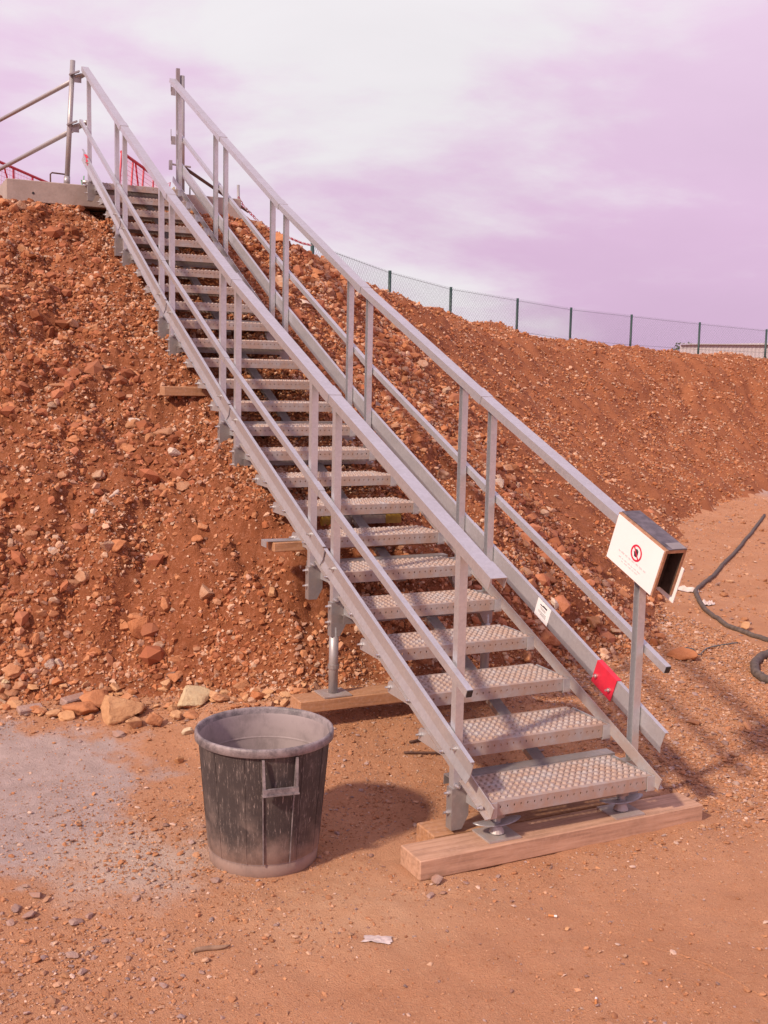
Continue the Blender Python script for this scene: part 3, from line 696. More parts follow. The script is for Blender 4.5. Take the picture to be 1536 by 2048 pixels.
# tread mesh (local: front top edge at origin, y back)
def tread_mesh():
    mb = MB(); NX, NR = 25, 7; X0 = .385; TD = .285; cw = 2*X0/NX; m0 = .016; rh = (TD-2*m0)/NR
    def warp(x_, y_): return x_*(1-.045*min(1, max(0, (y_-.05)/.12)))
    def V(p): return (warp(p[0], p[1]), p[1], p[2])
    nA = 10
    for i in range(NX):
        for j in range(NR):
            cx_, cy_ = -X0+(i+.5)*cw, m0+(j+.5)*rh; rx, ry = .0118, .0145
            sq = [(-.5, -.5), (0, -.5), (.5, -.5), (.5, 0), (.5, .5), (0, .5), (-.5, .5), (-.5, 0)]
            outer = [V((cx_+a*cw, cy_+b_*rh, 0)) for a, b_ in sq]
            inner = [V((cx_+rx*math.cos(R(225+45*q)), cy_+ry*math.sin(R(225+45*q)), 0)) for q in range(8)]
            vv = outer+inner; ff = [(q, (q+1) % 8, 8+(q+1) % 8, 8+q) for q in range(8)]
            # scoop over the front two thirds: rises towards the back opening
            base = [inner[q] for q in (7, 0, 1, 2, 3)]
            mid_ = [V((cx_+rx*.72*math.cos(R(a)), cy_+ry*.72*math.sin(R(a)), .0065)) for a in (178, 222, 270, 318, 362)]
            tp = [V((cx_+rx*.66*math.cos(R(a)), cy_+ry*.40*math.sin(R(a))-.0022, .0082)) for a in (180, 225, 270, 315, 360)]
            lip = [V((cx_+rx*q, cy_-ry*.12, h_)) for q, h_ in ((-.6, .0062), (-.3, .0083), (0, .009), (.3, .0083), (.6, .0062))]
            o_ = len(vv); vv += base+mid_+tp+lip
            for r_ in range(3):
                ff += [(o_+r_*5+q, o_+r_*5+q+1, o_+(r_+1)*5+q+1, o_+(r_+1)*5+q) for q in range(4)]
            mb.add(vv, ff)
    def strip(a, b_, c, d_): mb.add([V(q) for q in (a, b_, c, d_)], [(0, 1, 2, 3)])
    strip((-X0, 0, 0), (X0, 0, 0), (X0, m0, 0), (-X0, m0, 0)); strip((-X0, TD-m0, 0), (X0, TD-m0, 0), (X0, TD, 0), (-X0, TD, 0))
    FH = .055
    # pierced front face
    for i in range(NX):
        x0, x1 = -X0+i*cw, -X0+(i+1)*cw; xc = (x0+x1)/2; zc = -.022
        outer = [(x0, 0, -FH), (xc, 0, -FH), (x1, 0, -FH), (x1, 0, zc), (x1, 0, 0), (xc, 0, 0), (x0, 0, 0), (x0, 0, zc)]
        inner = [(xc+.0035*math.cos(R(225+45*q)), 0, zc+.0055*math.sin(R(225+45*q))) for q in range(8)]
        inn2 = [(a, .004, c) for a, _, c in inner]
        mb.add(outer+inner+inn2, [(q, (q+1) % 8, 8+(q+1) % 8, 8+q) for q in range(8)]+[(8+q, 8+(q+1) % 8, 16+(q+1) % 8, 16+q) for q in range(8)])
    strip((-X0, 0, -FH), (-X0, .022, -FH), (X0, .022, -FH), (X0, 0, -FH))
    strip((-X0, TD, 0), (X0, TD, 0), (X0, TD, -FH), (-X0, TD, -FH)); strip((-X0, TD, -FH), (X0, TD, -FH), (X0, TD-.02, -FH), (-X0, TD-.02, -FH))
    return mb.mesh('tread', 'galv_tread')
TM = tread_mesh()
endp = MB()
endp.prism([(0, -.058), (.285, -.058), (.285, -.012), (.27, .001), (0, .001)], (0, 0, 0), (.005, 0, 0), (0, 1, 0), (0, 0, 1))
EPM = [None, None]
for q, s in enumerate((-1, 1)):
    e_ = MB().prism([(-.002, -.060), (.283, -.060), (.283, -.015), (.265, -.001), (-.002, .001)], (s*.386, 0, 0), (s*.391, 0, 0), (0, 1, 0), (0, 0, 1))
    e_.box((s*.378, -.0045, -.030), (.040, .005, .060)); e_.box((s*.378, .012, -.0625), (.040, .028, .005))
    EPM[q] = e_.mesh('end_plate', 'galv')
BM = MB().tube([(0, 0, 0), (.010, 0, 0)], .0095, 6).tube([(.010, 0, 0), (.024, 0, 0)], .005, 6).mesh('bolt', 'zinc')
def child_at(name, me, parent, loc, rot=None):
    o = bpy.data.objects.new(name, me); C.objects.link(o)
    o.parent = parent; o.location = loc
    if rot: o.rotation_euler = rot
    PINV[o.name] = Matrix()
    return o
for k in range(25):
    y_, z_ = piv[k]
    tr = child_at('tread', TM, st, (0, y_, z_-Z0))
    for q, s in enumerate((-1, 1)):
        child_at('end_plate', EPM[q], tr, (0, 0, 0))
        child_at('bolt', BM, tr, (s*.412, .018, -.020), (0, 0, 0 if s > 0 else math.pi))
        child_at('bolt', BM, tr, (s*.392, .262, -.030), (0, 0, 0 if s > 0 else math.pi))
def frame(m):
    a = ANG[m]; y0, z0 = piv[5*m]
    return Vector((0, y0, z0)), Vector((0, math.cos(a), math.sin(a))), Vector((0, -math.sin(a), math.cos(a))), a
XA = Vector((1, 0, 0)); ZA = Vector((0, 0, 1)); LEN = 5*D_
HRZ = .885; OX = HW+.0313
POST = {}
for m in range(5):
    O, E_, Nn, a = frame(m); ca = math.cos(a)
    s0 = -.10 if m == 0 else 0.0; s1 = LEN+.12 if m == 4 else LEN
    for s in (-1, 1):
        xo = s*OX
        # handrail
        w0 = (-.05 if s < 0 else .10) if m == 0 else -.05; w1 = s1+.03
        hr = MB().prism(chan(None, .064, .040, .003), O+E_*w0+XA*(s*(OX-.008))+ZA*(HRZ-.02), O+E_*w1+XA*(s*(OX-.008))+ZA*(HRZ-.02), XA, Nn)
        h_ = hr.obj('handrail', 'galv', st)
        # joint sleeve where the next section slips over
        sl0 = w0+(.0 if m == 0 else -.0); jl = .11
        MB().prism(chan(None, .0705, .046, .003), O+E_*(sl0+(0.002 if m else -.004))+XA*(s*(OX-.008))+ZA*(HRZ-.023), O+E_*(sl0+jl)+XA*(s*(OX-.008))+ZA*(HRZ-.023), XA, Nn).obj('joint_sleeve', 'galv', h_)
        # middle rail on the outer side of the posts
        xm = s*(OX+.0225+.0155); w0 = .045 if m == 0 else .035; w1 = s1+(.0 if m == 4 else .03)
        oo, ii = [(-.0135, -.0165), (-.0135, .0165), (.0135, .0165), (.0135, -.0165)], 0
        A_ = O+E_*w0+XA*xm+ZA*.41; B_ = O+E_*w1+XA*xm+ZA*.41
        mr_ = MB().prism(oo, A_, B_, XA, Nn).obj('middle_rail', 'galv', st)
        if m == 0: MB().prism([(-.0115, -.0145), (-.0115, .0145), (.0115, .0145), (.0115, -.0145)], A_-E_*.004, A_+E_*.002, XA, Nn).obj('end_shade', 'hollow_shade', mr_)  # dark cap painting the shade in the rail's open end
        if m > 0:
            MB().prism([(-.016, -.019), (-.016, .019), (.016, .019), (.016, -.019)], A_-E_*.05, A_+E_*.04, XA, Nn).obj('joint_sleeve', 'galv', mr_)
        # toe board: plate with a top lip and a flared lower edge, outside the posts
        base = s*(OX+.0215); q = s
        pr_ = [(0, .150), (q*.018, .150), (q*.018, .147), (q*.003, .147), (q*.003, .078), (q*.014, .043), (q*.0112, .042), (0, .077)]
        w0 = .075 if m == 0 else .012; w1 = s1+(.03 if m == 4 else -.004)
        tb = MB().prism(pr_, O+E_*w0+XA*base, O+E_*w1+XA*base, XA, Nn).obj('toe_board', 'galv', st)
        if m > 0:
            pr2 = [(0+q*.0035, .1525), (q*.020, .1525), (q*.020, .1455), (q*.006, .1455), (q*.006, .079), (q*.0165, .0445), (q*.0142, .0405), (q*.0035, .076)]
            MB().prism(pr2, O+E_*(w0+.0)+XA*base, O+E_*(w0+.16)+XA*base, XA, Nn).obj('splice_plate', 'galv', tb)
        for sb in (.63*D_, 4.64*D_):
            c_ = O+E_*sb+XA*(base+s*.0035)+Nn*.105
            child_at('bolt', BM, tb, c_, (0, 0, 0 if s > 0 else math.pi))
        # stringer bar
        w0 = -.045 if m == 0 else .012; w1 = LEN+.02 if m == 4 else LEN-.012
        pr_ = [(0, -.040), (0, .014), (q*.005, .014), (q*.005, -.035), (q*.028, -.035), (q*.028, -.040)]
        MB().prism(pr_, O+E_*w0+XA*(s*.3945), O+E_*w1+XA*(s*.3945), XA, Nn).obj('stringer', 'galv_dusty' if m < 2 else 'galv', st)
        # posts
        for pi, sp in enumerate((.631*D_, 4.643*D_)):
            b0 = O+E_*sp
            if m == 4 and pi == 1 and s == 1: ext = 0.0
            top_ = HRZ-.002; bot = -.088
            pcs = [(-.0175, -.0185), (.0175, -.0185), (.0175, -.0158), (-.0145, -.0158), (-.0145, .0158), (.0175, .0158), (.0175, .0185), (-.0175, .0185)]
            # C section, open towards +x on the outside of the stair
            pc = [(u_*(1 if s > 0 else -1)*-1, w_) for u_, w_ in pcs]
            pp = MB().prism(pc, (xo, b0.y, b0.z+bot), (xo, b0.y, b0.z+top_), XA, (0, 1, 0)).obj('post', 'galv', st)
            # web lip and foot
            MB().prism([(-.0195, -.0205), (-.0195, -.012), (-.0175, -.012), (-.0175, -.0205)], (xo+s*.0385*.98, b0.y, b0.z+bot), (xo+s*.0385*.98, b0.y, b0.z+top_), XA, (0, 1, 0)) if False else None
            fz0, fz1 = b0.z-.245, b0.z+bot+.012
            fx = [(.0245, fz1), (.0245, fz0), (-.022, fz0), (-.052, fz0+.055), (-.052, fz1)]
            ft = MB().prism(fx, (xo, b0.y-.0225, 0), (xo, b0.y+.0225, 0), (s, 0, 0), (0, 0, 1)).obj('foot', 'galv_dark', pp)
            for zz_ in (fz1-.02, fz0+.07):
                child_at('bolt', BM, pp, (xo+s*.0245, b0.y, zz_), (0, 0, 0 if s > 0 else math.pi))
            child_at('bolt', BM, pp, (xo-.005, b0.y-.0205, fz1+.012), (0, 0, -math.pi/2))
            child_at('bolt', BM, pp, (xo+s*.02, b0.y, b0.z+.41), (0, 0, 0 if s > 0 else math.pi))
            POST[(m, pi, s)] = (xo, b0.y, b0.z)
    # cross members under both ends and a spine between them
    for sc, dz in ((.63*D_+.12, -.12), (4.64*D_-.02, -.13)):
        q = O+E_*sc
        cm = MB(); cm.box((0, q.y, q.z+dz), (.81, .062, .004)); cm.box((0, q.y-.029, q.z+dz-.022), (.81, .004, .040)); cm.box((0, q.y+.029, q.z+dz-.022), (.81, .004, .040))
        cmo = cm.obj('cross_member', 'galv_dark', st)
    MB().prism([(-.03, -.025), (-.03, .0), (.03, .0), (.03, -.025)], O+E_*.12+XA*.07+Nn*-.135, O+E_*(LEN-.12)+XA*.07+Nn*-.135, XA, Nn).obj('spine_bar', 'galv_dark', st)
# base jacks under the first tread, and the leg under the first joint
def jack(x_, y_, zb, zt, r_=.024, nut=True, parent=st):
    j = MB().tube([(x_, y_, zb+.008), (x_, y_, zt)], r_, 14).obj('jack', 'tube', parent, True)
    MB().box((x_, y_, zb+.004), (.145, .135, .007)).obj('base_plate', 'galv_dusty', j)
    if nut:
        MB().lathe([(.001, zb+.040), (.020, zb+.039), (.026, zb+.024), (.031, zb+.012), (.001, zb+.009)], (x_, y_, 0), 14).obj('nut_collar', 'galv_dusty', j)
        mb = MB(); mb.lathe([(.0, .006), (.05, .005), (.062, 0), (.05, -.005), (.0, -.006)], (0, 0, 0), 20)
        mb.v = [(x_+a*1.75, y_+b_*.62, zb+.050+c*.6+.010*(a*1.75/.1)**2) for a, b_, c in mb.v]; mb.obj('wing_nut', 'tube', j, True)
    else:
        mb = MB().tube([(x_, y_, zb+.13), (x_, y_, zb+.15)], r_+.005, 14); mb.obj('collar', 'galv_dark', j)
    return j
TB = .077
jack(-.30, .085, TB, .20, .017); jack(.30, .085, TB, .20, .017)
for s in (-1, 1): MB().tube([(s*.30, .085, .155), (s*.30, .085, .20)], .031, 16).obj('jack_sleeve', 'galv_dusty', st, True)
for s in (-1, 1):
    x_, y_, z_ = POST[(0, 1, s)]; jack(x_, y_, .287, z_-.20, .0235, False)
# supports further up the bank (mostly hidden)
for m in (1, 2, 3):
    for s in (-1, 1):
        x_, y_, z_ = POST[(m, 1, s)]; g = zat(x_, y_)
        if z_-.22-g > .03: MB().tube([(x_, y_, g-.05), (x_, y_, z_-.2)], .022, 12).obj('support_leg', 'tube', st, True)
# red joint clip, maker's label
O, E_, Nn, a = frame(0)
xb = OX+.0215
clip = MB().prism([(-.0045, .153), (-.0045, .040), (-.002, .040), (-.002, .1505), (.021, .1505), (.021, .153)], O+E_*.43+XA*xb, O+E_*.585+XA*xb, XA, Nn).obj('red_clip', 'red_plastic', st); clip['label'] = 'bright red plastic clip on the toe board'
for sb_ in (.455, .56): child_at('bolt', BM, clip, O+E_*sb_+XA*(xb-.0045)+Nn*.085, (0, 0, math.pi))
clip2 = MB().prism([(-.0045, .153), (-.0045, .040), (-.002, .040), (-.002, .1505), (.021, .1505), (.021, .153)], frame(4)[0]+frame(4)[1]*(LEN-.12)+XA*-(xb+.006), frame(4)[0]+frame(4)[1]*(LEN-.02)+XA*-(xb+.006), -XA, frame(4)[2]).obj('red_clip', 'red_plastic', st); clip2['label'] = 'bright red plastic clip on the toe board'
lb = MB().prism([(-.002, .145), (-.002, .055), (-.0005, .055), (-.0005, .145)], O+E_*.995+XA*xb, O+E_*1.115+XA*xb, XA, Nn).obj('maker_label', 'white_panel', st); lb['label'] = 'white adhesive label on the toe board'
pm = MB()
for (a0, a1, n0, n1) in ((1.06, 1.085, .122, .127), (1.025, 1.06, .124, .132), (1.03, 1.08, .112, .1135), (1.03, 1.075, .105, .1062), (1.02, 1.09, .092, .0932), (1.02, 1.09, .085, .0862), (1.02, 1.07, .078, .0792)):
    pm.prism([(-.0032, n0), (-.0032, n1), (-.002, n1), (-.002, n0)], O+E_*a0+XA*xb, O+E_*a1+XA*xb, XA, Nn)
pm.obj('label_print', 'sign_black', lb)

# ------------------------------------------------------------------ bedding timbers
def timber(label, x0, x1, y0, y1, z0, z1, mat='timber', rz=0.0, dz=0.0):
    c_ = ((x0+x1)/2, (y0+y1)/2, (z0+z1)/2)
    mb = MB().box((0, 0, 0), (x1-x0, y1-y0, z1-z0), None, .004)
    o = place('timber', mb.mesh('timber', mat), None, Matrix.Translation(c_) @ Matrix.Rotation(rz, 4, 'Z') @ Matrix.Rotation(dz, 4, 'Y'))
    return tag(o, label, 'timber')
timber('long weathered timber on the dirt under the lowest tread', -.69, .675, -.002, .158, -.002, TB, 'timber', .018)
timber('short timber block under the first stair foot behind the long timber', -.53, .60, .185, .33, -.01, .070, 'timber_fresh', .01)
timber('brown timber pad under the round steel leg behind the bin', -.63, .60, 1.36, 1.50, .225, .285, 'timber_fresh', -.01)
zt_ = 1.68
timber('brown plank end jutting out of the slope under the stairs', -.62, .50, 3.98, 4.10, 1.675, 1.738, 'timber_fresh')
timber('pale plank wedged under a tread above the second stair foot', -.55, .45, 1.975, 2.075, .915, .965, 'timber_fresh')
sh_ = MB().box((-.49, 2.03, .9705), (.20, .07, .005), Matrix.Rotation(R(1), 3, 'Y')).box((-.588, 2.03, .955), (.005, .07, .03)).obj('steel_bracket', 'galv'); tag(sh_, 'bent steel bracket lying on the pale plank', 'bracket')
yt = thing('cross_tube', 'grey tube with yellow tape on both ends under a tread', 'tube', (.1, 2.34, 1.0))
MB().box((.1, 2.34, 1.02), (.36, .05, .05)).obj('tube_body', 'galv_dark', yt)
MB().box((-.11, 2.34, 1.02), (.06, .054, .054)).obj('tape', 'yellow', yt); MB().box((.31, 2.34, 1.02), (.10, .054, .054)).obj('tape', 'yellow', yt)
MB().box((.1, 2.34, .94), (.05, .05, .12)).obj('prop', 'galv_dark', yt)

# ------------------------------------------------------------------ sign box on the right handrail
sg = thing('sign_box', 'wooden box with white no-entry sign slipped over the handrail end', 'sign', (.40, .12, 1.15))
O, E_, Nn, a = frame(0)
S0 = Vector((0, -.031, 1.187)); SE = Vector((0, .297, .113)).normalized(); SN = Vector((0, -SE.z, SE.y)); SL, SH = .318, .207
XF, XB = .362, .468; T_ = .012
def sp(s_, n_, x_): return S0+SE*s_+SN*n_+XA*x_
def sbox(s0, s1, n0, n1, x0, x1, name, mat, parent):
    return MB().prism([(s0, n0), (s0, n1), (s1, n1), (s1, n0)], S0+XA*x0, S0+XA*x1, SE, SN).obj(name, mat, parent)
sbox(-.006, SL+.006, -SH, .006, XF, XF+T_, 'front_board', 'ply', sg)
sbox(-.006, SL+.006, -SH, .006, XB-T_, XB, 'back_board', 'ply', sg)
for nm2, q2 in (('shade_panel', (-.004, SL, -SH, -.0085, XF+T_+.0004, XF+T_+.002)), ('shade_panel', (-.004, SL, -SH, -.0085, XB-T_-.002, XB-T_-.0004)), ('shade_panel', (.06, .065, -SH, -.012, XF+T_+.003, XB-T_-.003))): sbox(*q2, nm2, 'ply_shade', sg)  # added dark panels, painting the deep shade inside the box
tb_ = sbox(-.006, SL+.006, -.008, .006, XF+T_+.0005, XB-T_-.0005, 'top_board', 'ply', sg)
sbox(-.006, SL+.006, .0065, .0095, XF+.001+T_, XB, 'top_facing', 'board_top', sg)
sbox(-.004, .045, .0098, .011, XF+.02+T_, XB-.004, 'torn_tape', 'galv_dark', sg)
face = sbox(0, SL, -SH+.004, 0, XF-.004, XF-.0004, 'sign_panel', 'white_panel', sg)
XP = XF-.0052
def flat2d(pts, mat, name, d=0.0, parent=face):
    MB().poly([sp(s_, n_, XP-d) for s_, n_ in pts], (1, 0, 0), .0008).obj(name, mat, parent)
cs, cn, ro, ri = .148, -.092, .036, .028
# viewed from the -x side, s grows to the viewer's left, so build with u = -s
ring = MB(); nn = 40
for k in range(nn):
    a0, a1 = 6.28318*k/nn, 6.28318*(k+1)/nn
    ring.poly([sp(cs+ro*math.cos(a0), cn+ro*math.sin(a0), XP), sp(cs+ro*math.cos(a1), cn+ro*math.sin(a1), XP), sp(cs+ri*math.cos(a1), cn+ri*math.sin(a1), XP), sp(cs+ri*math.cos(a0), cn+ri*math.sin(a0), XP)], (1, 0, 0), .0008)
ring.obj('prohibition_ring', 'sign_red', face)
def U(u_, v_): return (cs-u_, cn+v_)
hand = MB()
def hp(pts): hand.poly([sp(*U(*q), XP) for q in pts], (1, 0, 0), .0008)
hp([(-.008, -.017), (.006, -.017), (.011, -.008), (.011, .003), (-.010, .003), (-.012, -.006)])
for u_, h_ in ((-.0085, .013), (-.003, .017), (.0025, .016), (.008, .012)): hp([(u_-.0021, .003), (u_+.0021, .003), (u_+.0021, h_), (u_, h_+.002), (u_-.0021, h_)])
hp([(-.010, -.008), (-.018, .001), (-.0155, .003), (-.010, -.001)])
hand.obj('hand_symbol', 'sign_black', face)
c45 = .7071
flat2d([U(-.030*c45-.003*c45, .030*c45-.003*c45), U(-.030*c45+.003*c45, .030*c45+.003*c45), U(.030*c45+.003*c45, -.030*c45+.003*c45), U(.030*c45-.003*c45, -.030*c45-.003*c45)], 'sign_red', 'prohibition_bar', .0012)
txt = MB()
rr = random.Random(3)
for row, (n_, s_a, s_b, h_) in enumerate(((-.138, .06, .255, .0085), (-.160, .085, .245, .0065), (-.172, .10, .22, .0065))):
    s_ = s_b
    while s_ > s_a:
        w_ = rr.uniform(.010, .026); s2 = max(s_-w_, s_a)
        c0 = s_
        while c0-.004 > s2:                      # single worn letters
            txt.poly([sp(c0, n_, XP), sp(c0-.0028, n_, XP), sp(c0-.0028, n_+h_*rr.uniform(.6, 1), XP), sp(c0, n_+h_*rr.uniform(.6, 1), XP)], (1, 0, 0), .0006); c0 -= .0042
        s_ = s2-.005
txt.obj('faded_lettering', 'sign_faded', face)
# second panel on the outer face
f2_ = sbox(-.022, SL-.004, -SH-.030, -.075, XB+.0008, XB+.004, 'outer_panel', 'white_panel', sg)
ring = MB()
for k in range(nn):
    a0, a1 = 6.28318*k/nn, 6.28318*(k+1)/nn; xq = XB+.0045
    for c_s, c_n in ((.10, -.105),):
        ring.poly([sp(c_s+ro*math.cos(a0), c_n+ro*math.sin(a0), xq), sp(c_s+ro*math.cos(a1), c_n+ro*math.sin(a1), xq), sp(c_s+ri*math.cos(a1), c_n+ri*math.sin(a1), xq), sp(c_s+ri*math.cos(a0), c_n+ri*math.sin(a0), xq)], (1, 0, 0), .0008)
ring.obj('prohibition_ring', 'sign_red', f2_)

# ------------------------------------------------------------------ bin
BX, BY = -1.142, .430; BZ = zat(BX, BY)-.004
bn = thing('bin', 'large round black plastic bin caked with grey dust', 'bin', (BX, BY, BZ))
RB, RTp, BH = .208, .252, .515
def rad(z_): return RB+(RTp-RB)*z_/BH
def lob(name, mb, mat, smooth=False, parent=bn):
    me = mb.mesh(name, mat, smooth); return child_at(name, me, parent, (0, 0, 0))
nseg = 72
outer = [(.0, .004), (RB-.022, .004), (RB-.008, .0), (RB, .010), (RB+.003, .052), (RB-.0005, .058)]+[(rad(z_), z_) for z_ in np.linspace(.065, BH-.02, 10)]
inner = [(RTp-.004, BH-.02)]+[(rad(z_)-.0045, z_) for z_ in np.linspace(BH-.03, .03, 9)]+[(RB-.02, .018), (.0, .016)]
lob('body', MB().lathe(outer, n=nseg), 'bin', True)
lob('inner_wall', MB().lathe(inner, n=nseg), 'bin_in', True)
rim = [(RTp-.004, BH-.022), (RTp-.002, BH-.004), (RTp+.002, BH+.004), (RTp+.007, BH+.005), (RTp+.012, BH+.002), (RTp+.0135, BH-.005), (RTp+.013, BH-.027), (RTp+.010, BH-.029), (RTp+.010, BH-.024), (RTp-.003, BH-.024)]
lob('rim', MB().lathe(rim, n=nseg), 'bin_rim', True)
lob('inner_ledge', MB().lathe([(rad(.40)-.003, .405), (rad(.40)-.0075, .400), (rad(.40)-.003, .392)], n=nseg), 'bin_in', True)
hang = R(-96.6)
for hh in (hang, hang+math.pi):
    er = Vector((math.cos(hh), math.sin(hh), 0)); et = Vector((-math.sin(hh), math.cos(hh), 0))
    hd = MB()
    def hpnt(r_, t_, z_): return er*r_+et*t_+Vector((0, 0, z_))
    zt, zb = BH-.034, BH-.150
    for s_ in (-1, 1):
        hd.prism([(-.005, -.0042), (.005, -.0042), (.005, .0042), (-.005, .0042)], hpnt(rad(zt)+.008, s_*.063, zt), hpnt(rad(zb)+.030, s_*.060, zb-.012), er, et)
    hd.prism([(-.006, -.010), (.006, -.010), (.006, .010), (-.006, .010)], hpnt(rad(zb)+.030, -.066, zb), hpnt(rad(zb)+.030, .066, zb), er, (0, 0, 1))
    hd.prism([(-.012, -.0155), (.010, -.0155), (.010, -.010), (-.012, -.010)], hpnt(rad(zb)+.030, -.068, zb), hpnt(rad(zb)+.030, .068, zb), er, (0, 0, 1))
    lob('handle', hd, 'bin_rim')
    for s_ in (-1, 1):
        rbm = MB()
        rbm.prism([(-.001, -.0014), (.0045, -.0014), (.0045, .0014), (-.001, .0014)], hpnt(rad(.062)-.001, s_*.05, .062), hpnt(rad(BH-.04)-.0055, s_*.062, BH-.04), er, et)
        lob('rib', rbm, 'bin_rim')
for ad in (22, 48, 66, 84, 112, 138, 205, 228, 250, 262, 300, 330):
    hh = hang+R(ad); er = Vector((math.cos(hh), math.sin(hh), 0)); et = Vector((-math.sin(hh), math.cos(hh), 0))
    lob('rib', MB().prism([(-.001, -.0014), (.0016, -.0014), (.0016, .0014), (-.001, .0014)], er*(rad(.062))+Vector((0, 0, .062)), er*(rad(BH-.04))+Vector((0, 0, BH-.04)), er, et), 'bin')

# ------------------------------------------------------------------ top: concrete block, scaffold guard rails
cb = thing('concrete_block', 'long grey concrete block bedded on top of the mound', 'block', (0, 8.6, 3.4))
MB().box((-.02, 9.05, 3.478), (2.28, 2.8, .20), None, .006).obj('slab', 'concrete', cb)
hm = MB().lathe([(.0, 0), (.012, 0)], n=16); hm.v = [(-.92+a, 7.6475, 3.462+b_) for a, b_, c in hm.v]
hm.obj('lifting_hole', 'hollow_shade', cb)  # flat dark disc, the hole's inner shade painted on the face
for xx in (-.64,):
    MB().tube([(xx-.10, 7.78, 3.57), (xx-.10, 7.78, 3.67), (xx-.085, 7.78, 3.685), (xx+.06, 7.78, 3.68), (xx+.075, 7.78, 3.665), (xx+.075, 7.78, 3.57)], .0075, 8).obj('lifting_loop', 'wire_rusty', cb)
MB().tube([(.60, 7.70, 3.57), (.60, 7.70, 3.66), (.68, 7.70, 3.655), (.70, 7.70, 3.57)], .0075, 8).obj('lifting_loop', 'wire_rusty', cb)
MB().tube([(-.47, 7.62, 3.60), (-.36, 7.62, 3.60)], .020, 10).obj('hook_tube', 'tube', st, True)
def coupler(x_, y_, z_, parent, s=1):
    q = MB().box((x_+.01*s, y_-.03, z_+.012), (.10, .05, .014), Matrix.Rotation(R(-24)*s, 3, 'Y')); q.box((x_+.045*s, y_, z_-.03), (.07, .006, .07)); q.tube([(x_+.02*s, y_-.01, z_-.012), (x_+.10*s, y_-.01, z_+.022)], .012, 8)
    return q.obj('coupler', 'tube', parent)
gl = thing('scaffold_guardrail', 'scaffold guard rail of two tubes on an upright at the left of the stair head', 'guardrail', (-.58, 7.75, 3.578))
MB().tube([(-.592, 7.76, 3.578), (-.520, 7.76, 4.735)], .024, 14).obj('upright', 'tube', gl, True)
MB().tube([(-.592, 7.76, 3.578), (-.588, 7.76, 3.66)], .030, 14).obj('spigot', 'tube', gl, True)
for (q0, q1, r_) in (((-.409, 7.70, 4.617), (-.891, 10.279, 4.617), .021), ((-.415, 7.70, 4.163), (-.837, 10.828, 4.163), .023)):
    v0 = Vector(q0); v1 = Vector(q1); d_ = (v1-v0); v1 = v0+d_*1.5; v0 = v0-d_.normalized()*.03
    MB().tube([v0, v1], r_, 12).obj('rail_tube', 'tube', gl, True)
coupler(-.525, 7.745, 4.60, gl); coupler(-.552, 7.745, 4.14, gl)
MB().tube([(-.95, 11.55, 3.37), (-.99, 11.55, 4.7)], .024, 12).obj('upright', 'tube', gl, True)
gr_ = thing('scaffold_guardrail', 'scaffold upright and sloping brown rail at the right of the stair head', 'guardrail', (.54, 7.76, 3.578))
MB().tube([(.538, 7.76, 3.578), (.540, 7.76, 4.73)], .024, 14).obj('upright', 'tube', gr_, True)
MB().box((.492, 7.745, 4.17), (.035, .03, 1.24)).obj('flat_upright', 'galv_dark', gr_)
MB().tube([(.55, 7.80, 3.868), (2.147, 10.505, 3.868)], .018, 10).obj('rail_tube', 'wire_rusty', gr_, True)
MB().tube([(1.53, 8.95, 3.1), (1.51, 8.95, 3.93)], .016, 10).obj('end_upright', 'tube', gr_, True)
for z_ in (4.57, 4.10): MB().box((.445, 7.745, z_), (.045, .006, .08)).box((.422, 7.745, z_+.05), (.006, .006, .11)).obj('coupler', 'tube', gr_)
MB().tube([(.40, 7.74, 3.87), (.62, 7.74, 3.86)], .010, 8).box((.415, 7.74, 3.86), (.03, .03, .09)).obj('clamp', 'tube', gr_)
# red barriers behind
def barrier(label, a, b, h, n_post, lean, zb=3.35):
    a = Vector(a); b = Vector(b); t_ = thing('red_barrier', label, 'barrier', (a.x, a.y, zb))
    d_ = (b-a); d_.z = 0; ln = d_.length; d_.normalize(); lv = d_*lean
    A_ = Vector((a.x, a.y, h)); B_ = Vector((b.x, b.y, h))
    MB().tube([A_, B_], .020, 8).obj('top_rail', 'red_paint', t_)
    MB().tube([Vector((a.x, a.y, zb+.12))-lv*.9, Vector((b.x, b.y, zb+.12))-lv*.9], .015, 8).obj('bottom_rail', 'red_paint', t_)
    nrm = Vector((-d_.y, d_.x, 0))
    for k in range(n_post):
        q = A_.lerp(B_, (k+.03)/(n_post-1+.06)); f_ = Vector((q.x, q.y, zb-.04))-lv
        MB().prism([(-.026, -.006), (.026, -.006), (.026, .006), (-.026, .006)], f_, q, d_, nrm).obj('upright', 'red_paint', t_)
    for k in range(1):
        MB().tube([A_.lerp(B_, .30), Vector((A_.lerp(B_, .52).x, A_.lerp(B_, .52).y, zb+.15))], .012, 6).obj('brace', 'red_paint', t_)
    wm = MB()
    nw = int(ln/.05)
    for k in range(nw+1):
        q = A_.lerp(B_, k/nw); wm.tube([q, Vector((q.x, q.y, zb+.12))-lv*.9], .002, 3, False)
    for k in range(1, 18):
        f_ = k/18; wm.tube([A_*(1-f_)+(Vector((a.x, a.y, zb+.12))-lv*.9)*f_, B_*(1-f_)+(Vector((b.x, b.y, zb+.12))-lv*.9)*f_], .002, 3, False)
    wm.obj('wire_mesh', 'red_paint', t_)
barrier('red mesh barrier seen between the stair posts behind the stair head', (.60, 10.80, 0), (1.62, 12.75, 0), 4.5, 5, .35)
barrier('red barrier standing behind the left end of the concrete block', (-1.1, 11.62, 0), (.55, 14.40, 0), 4.5, 6, .0)
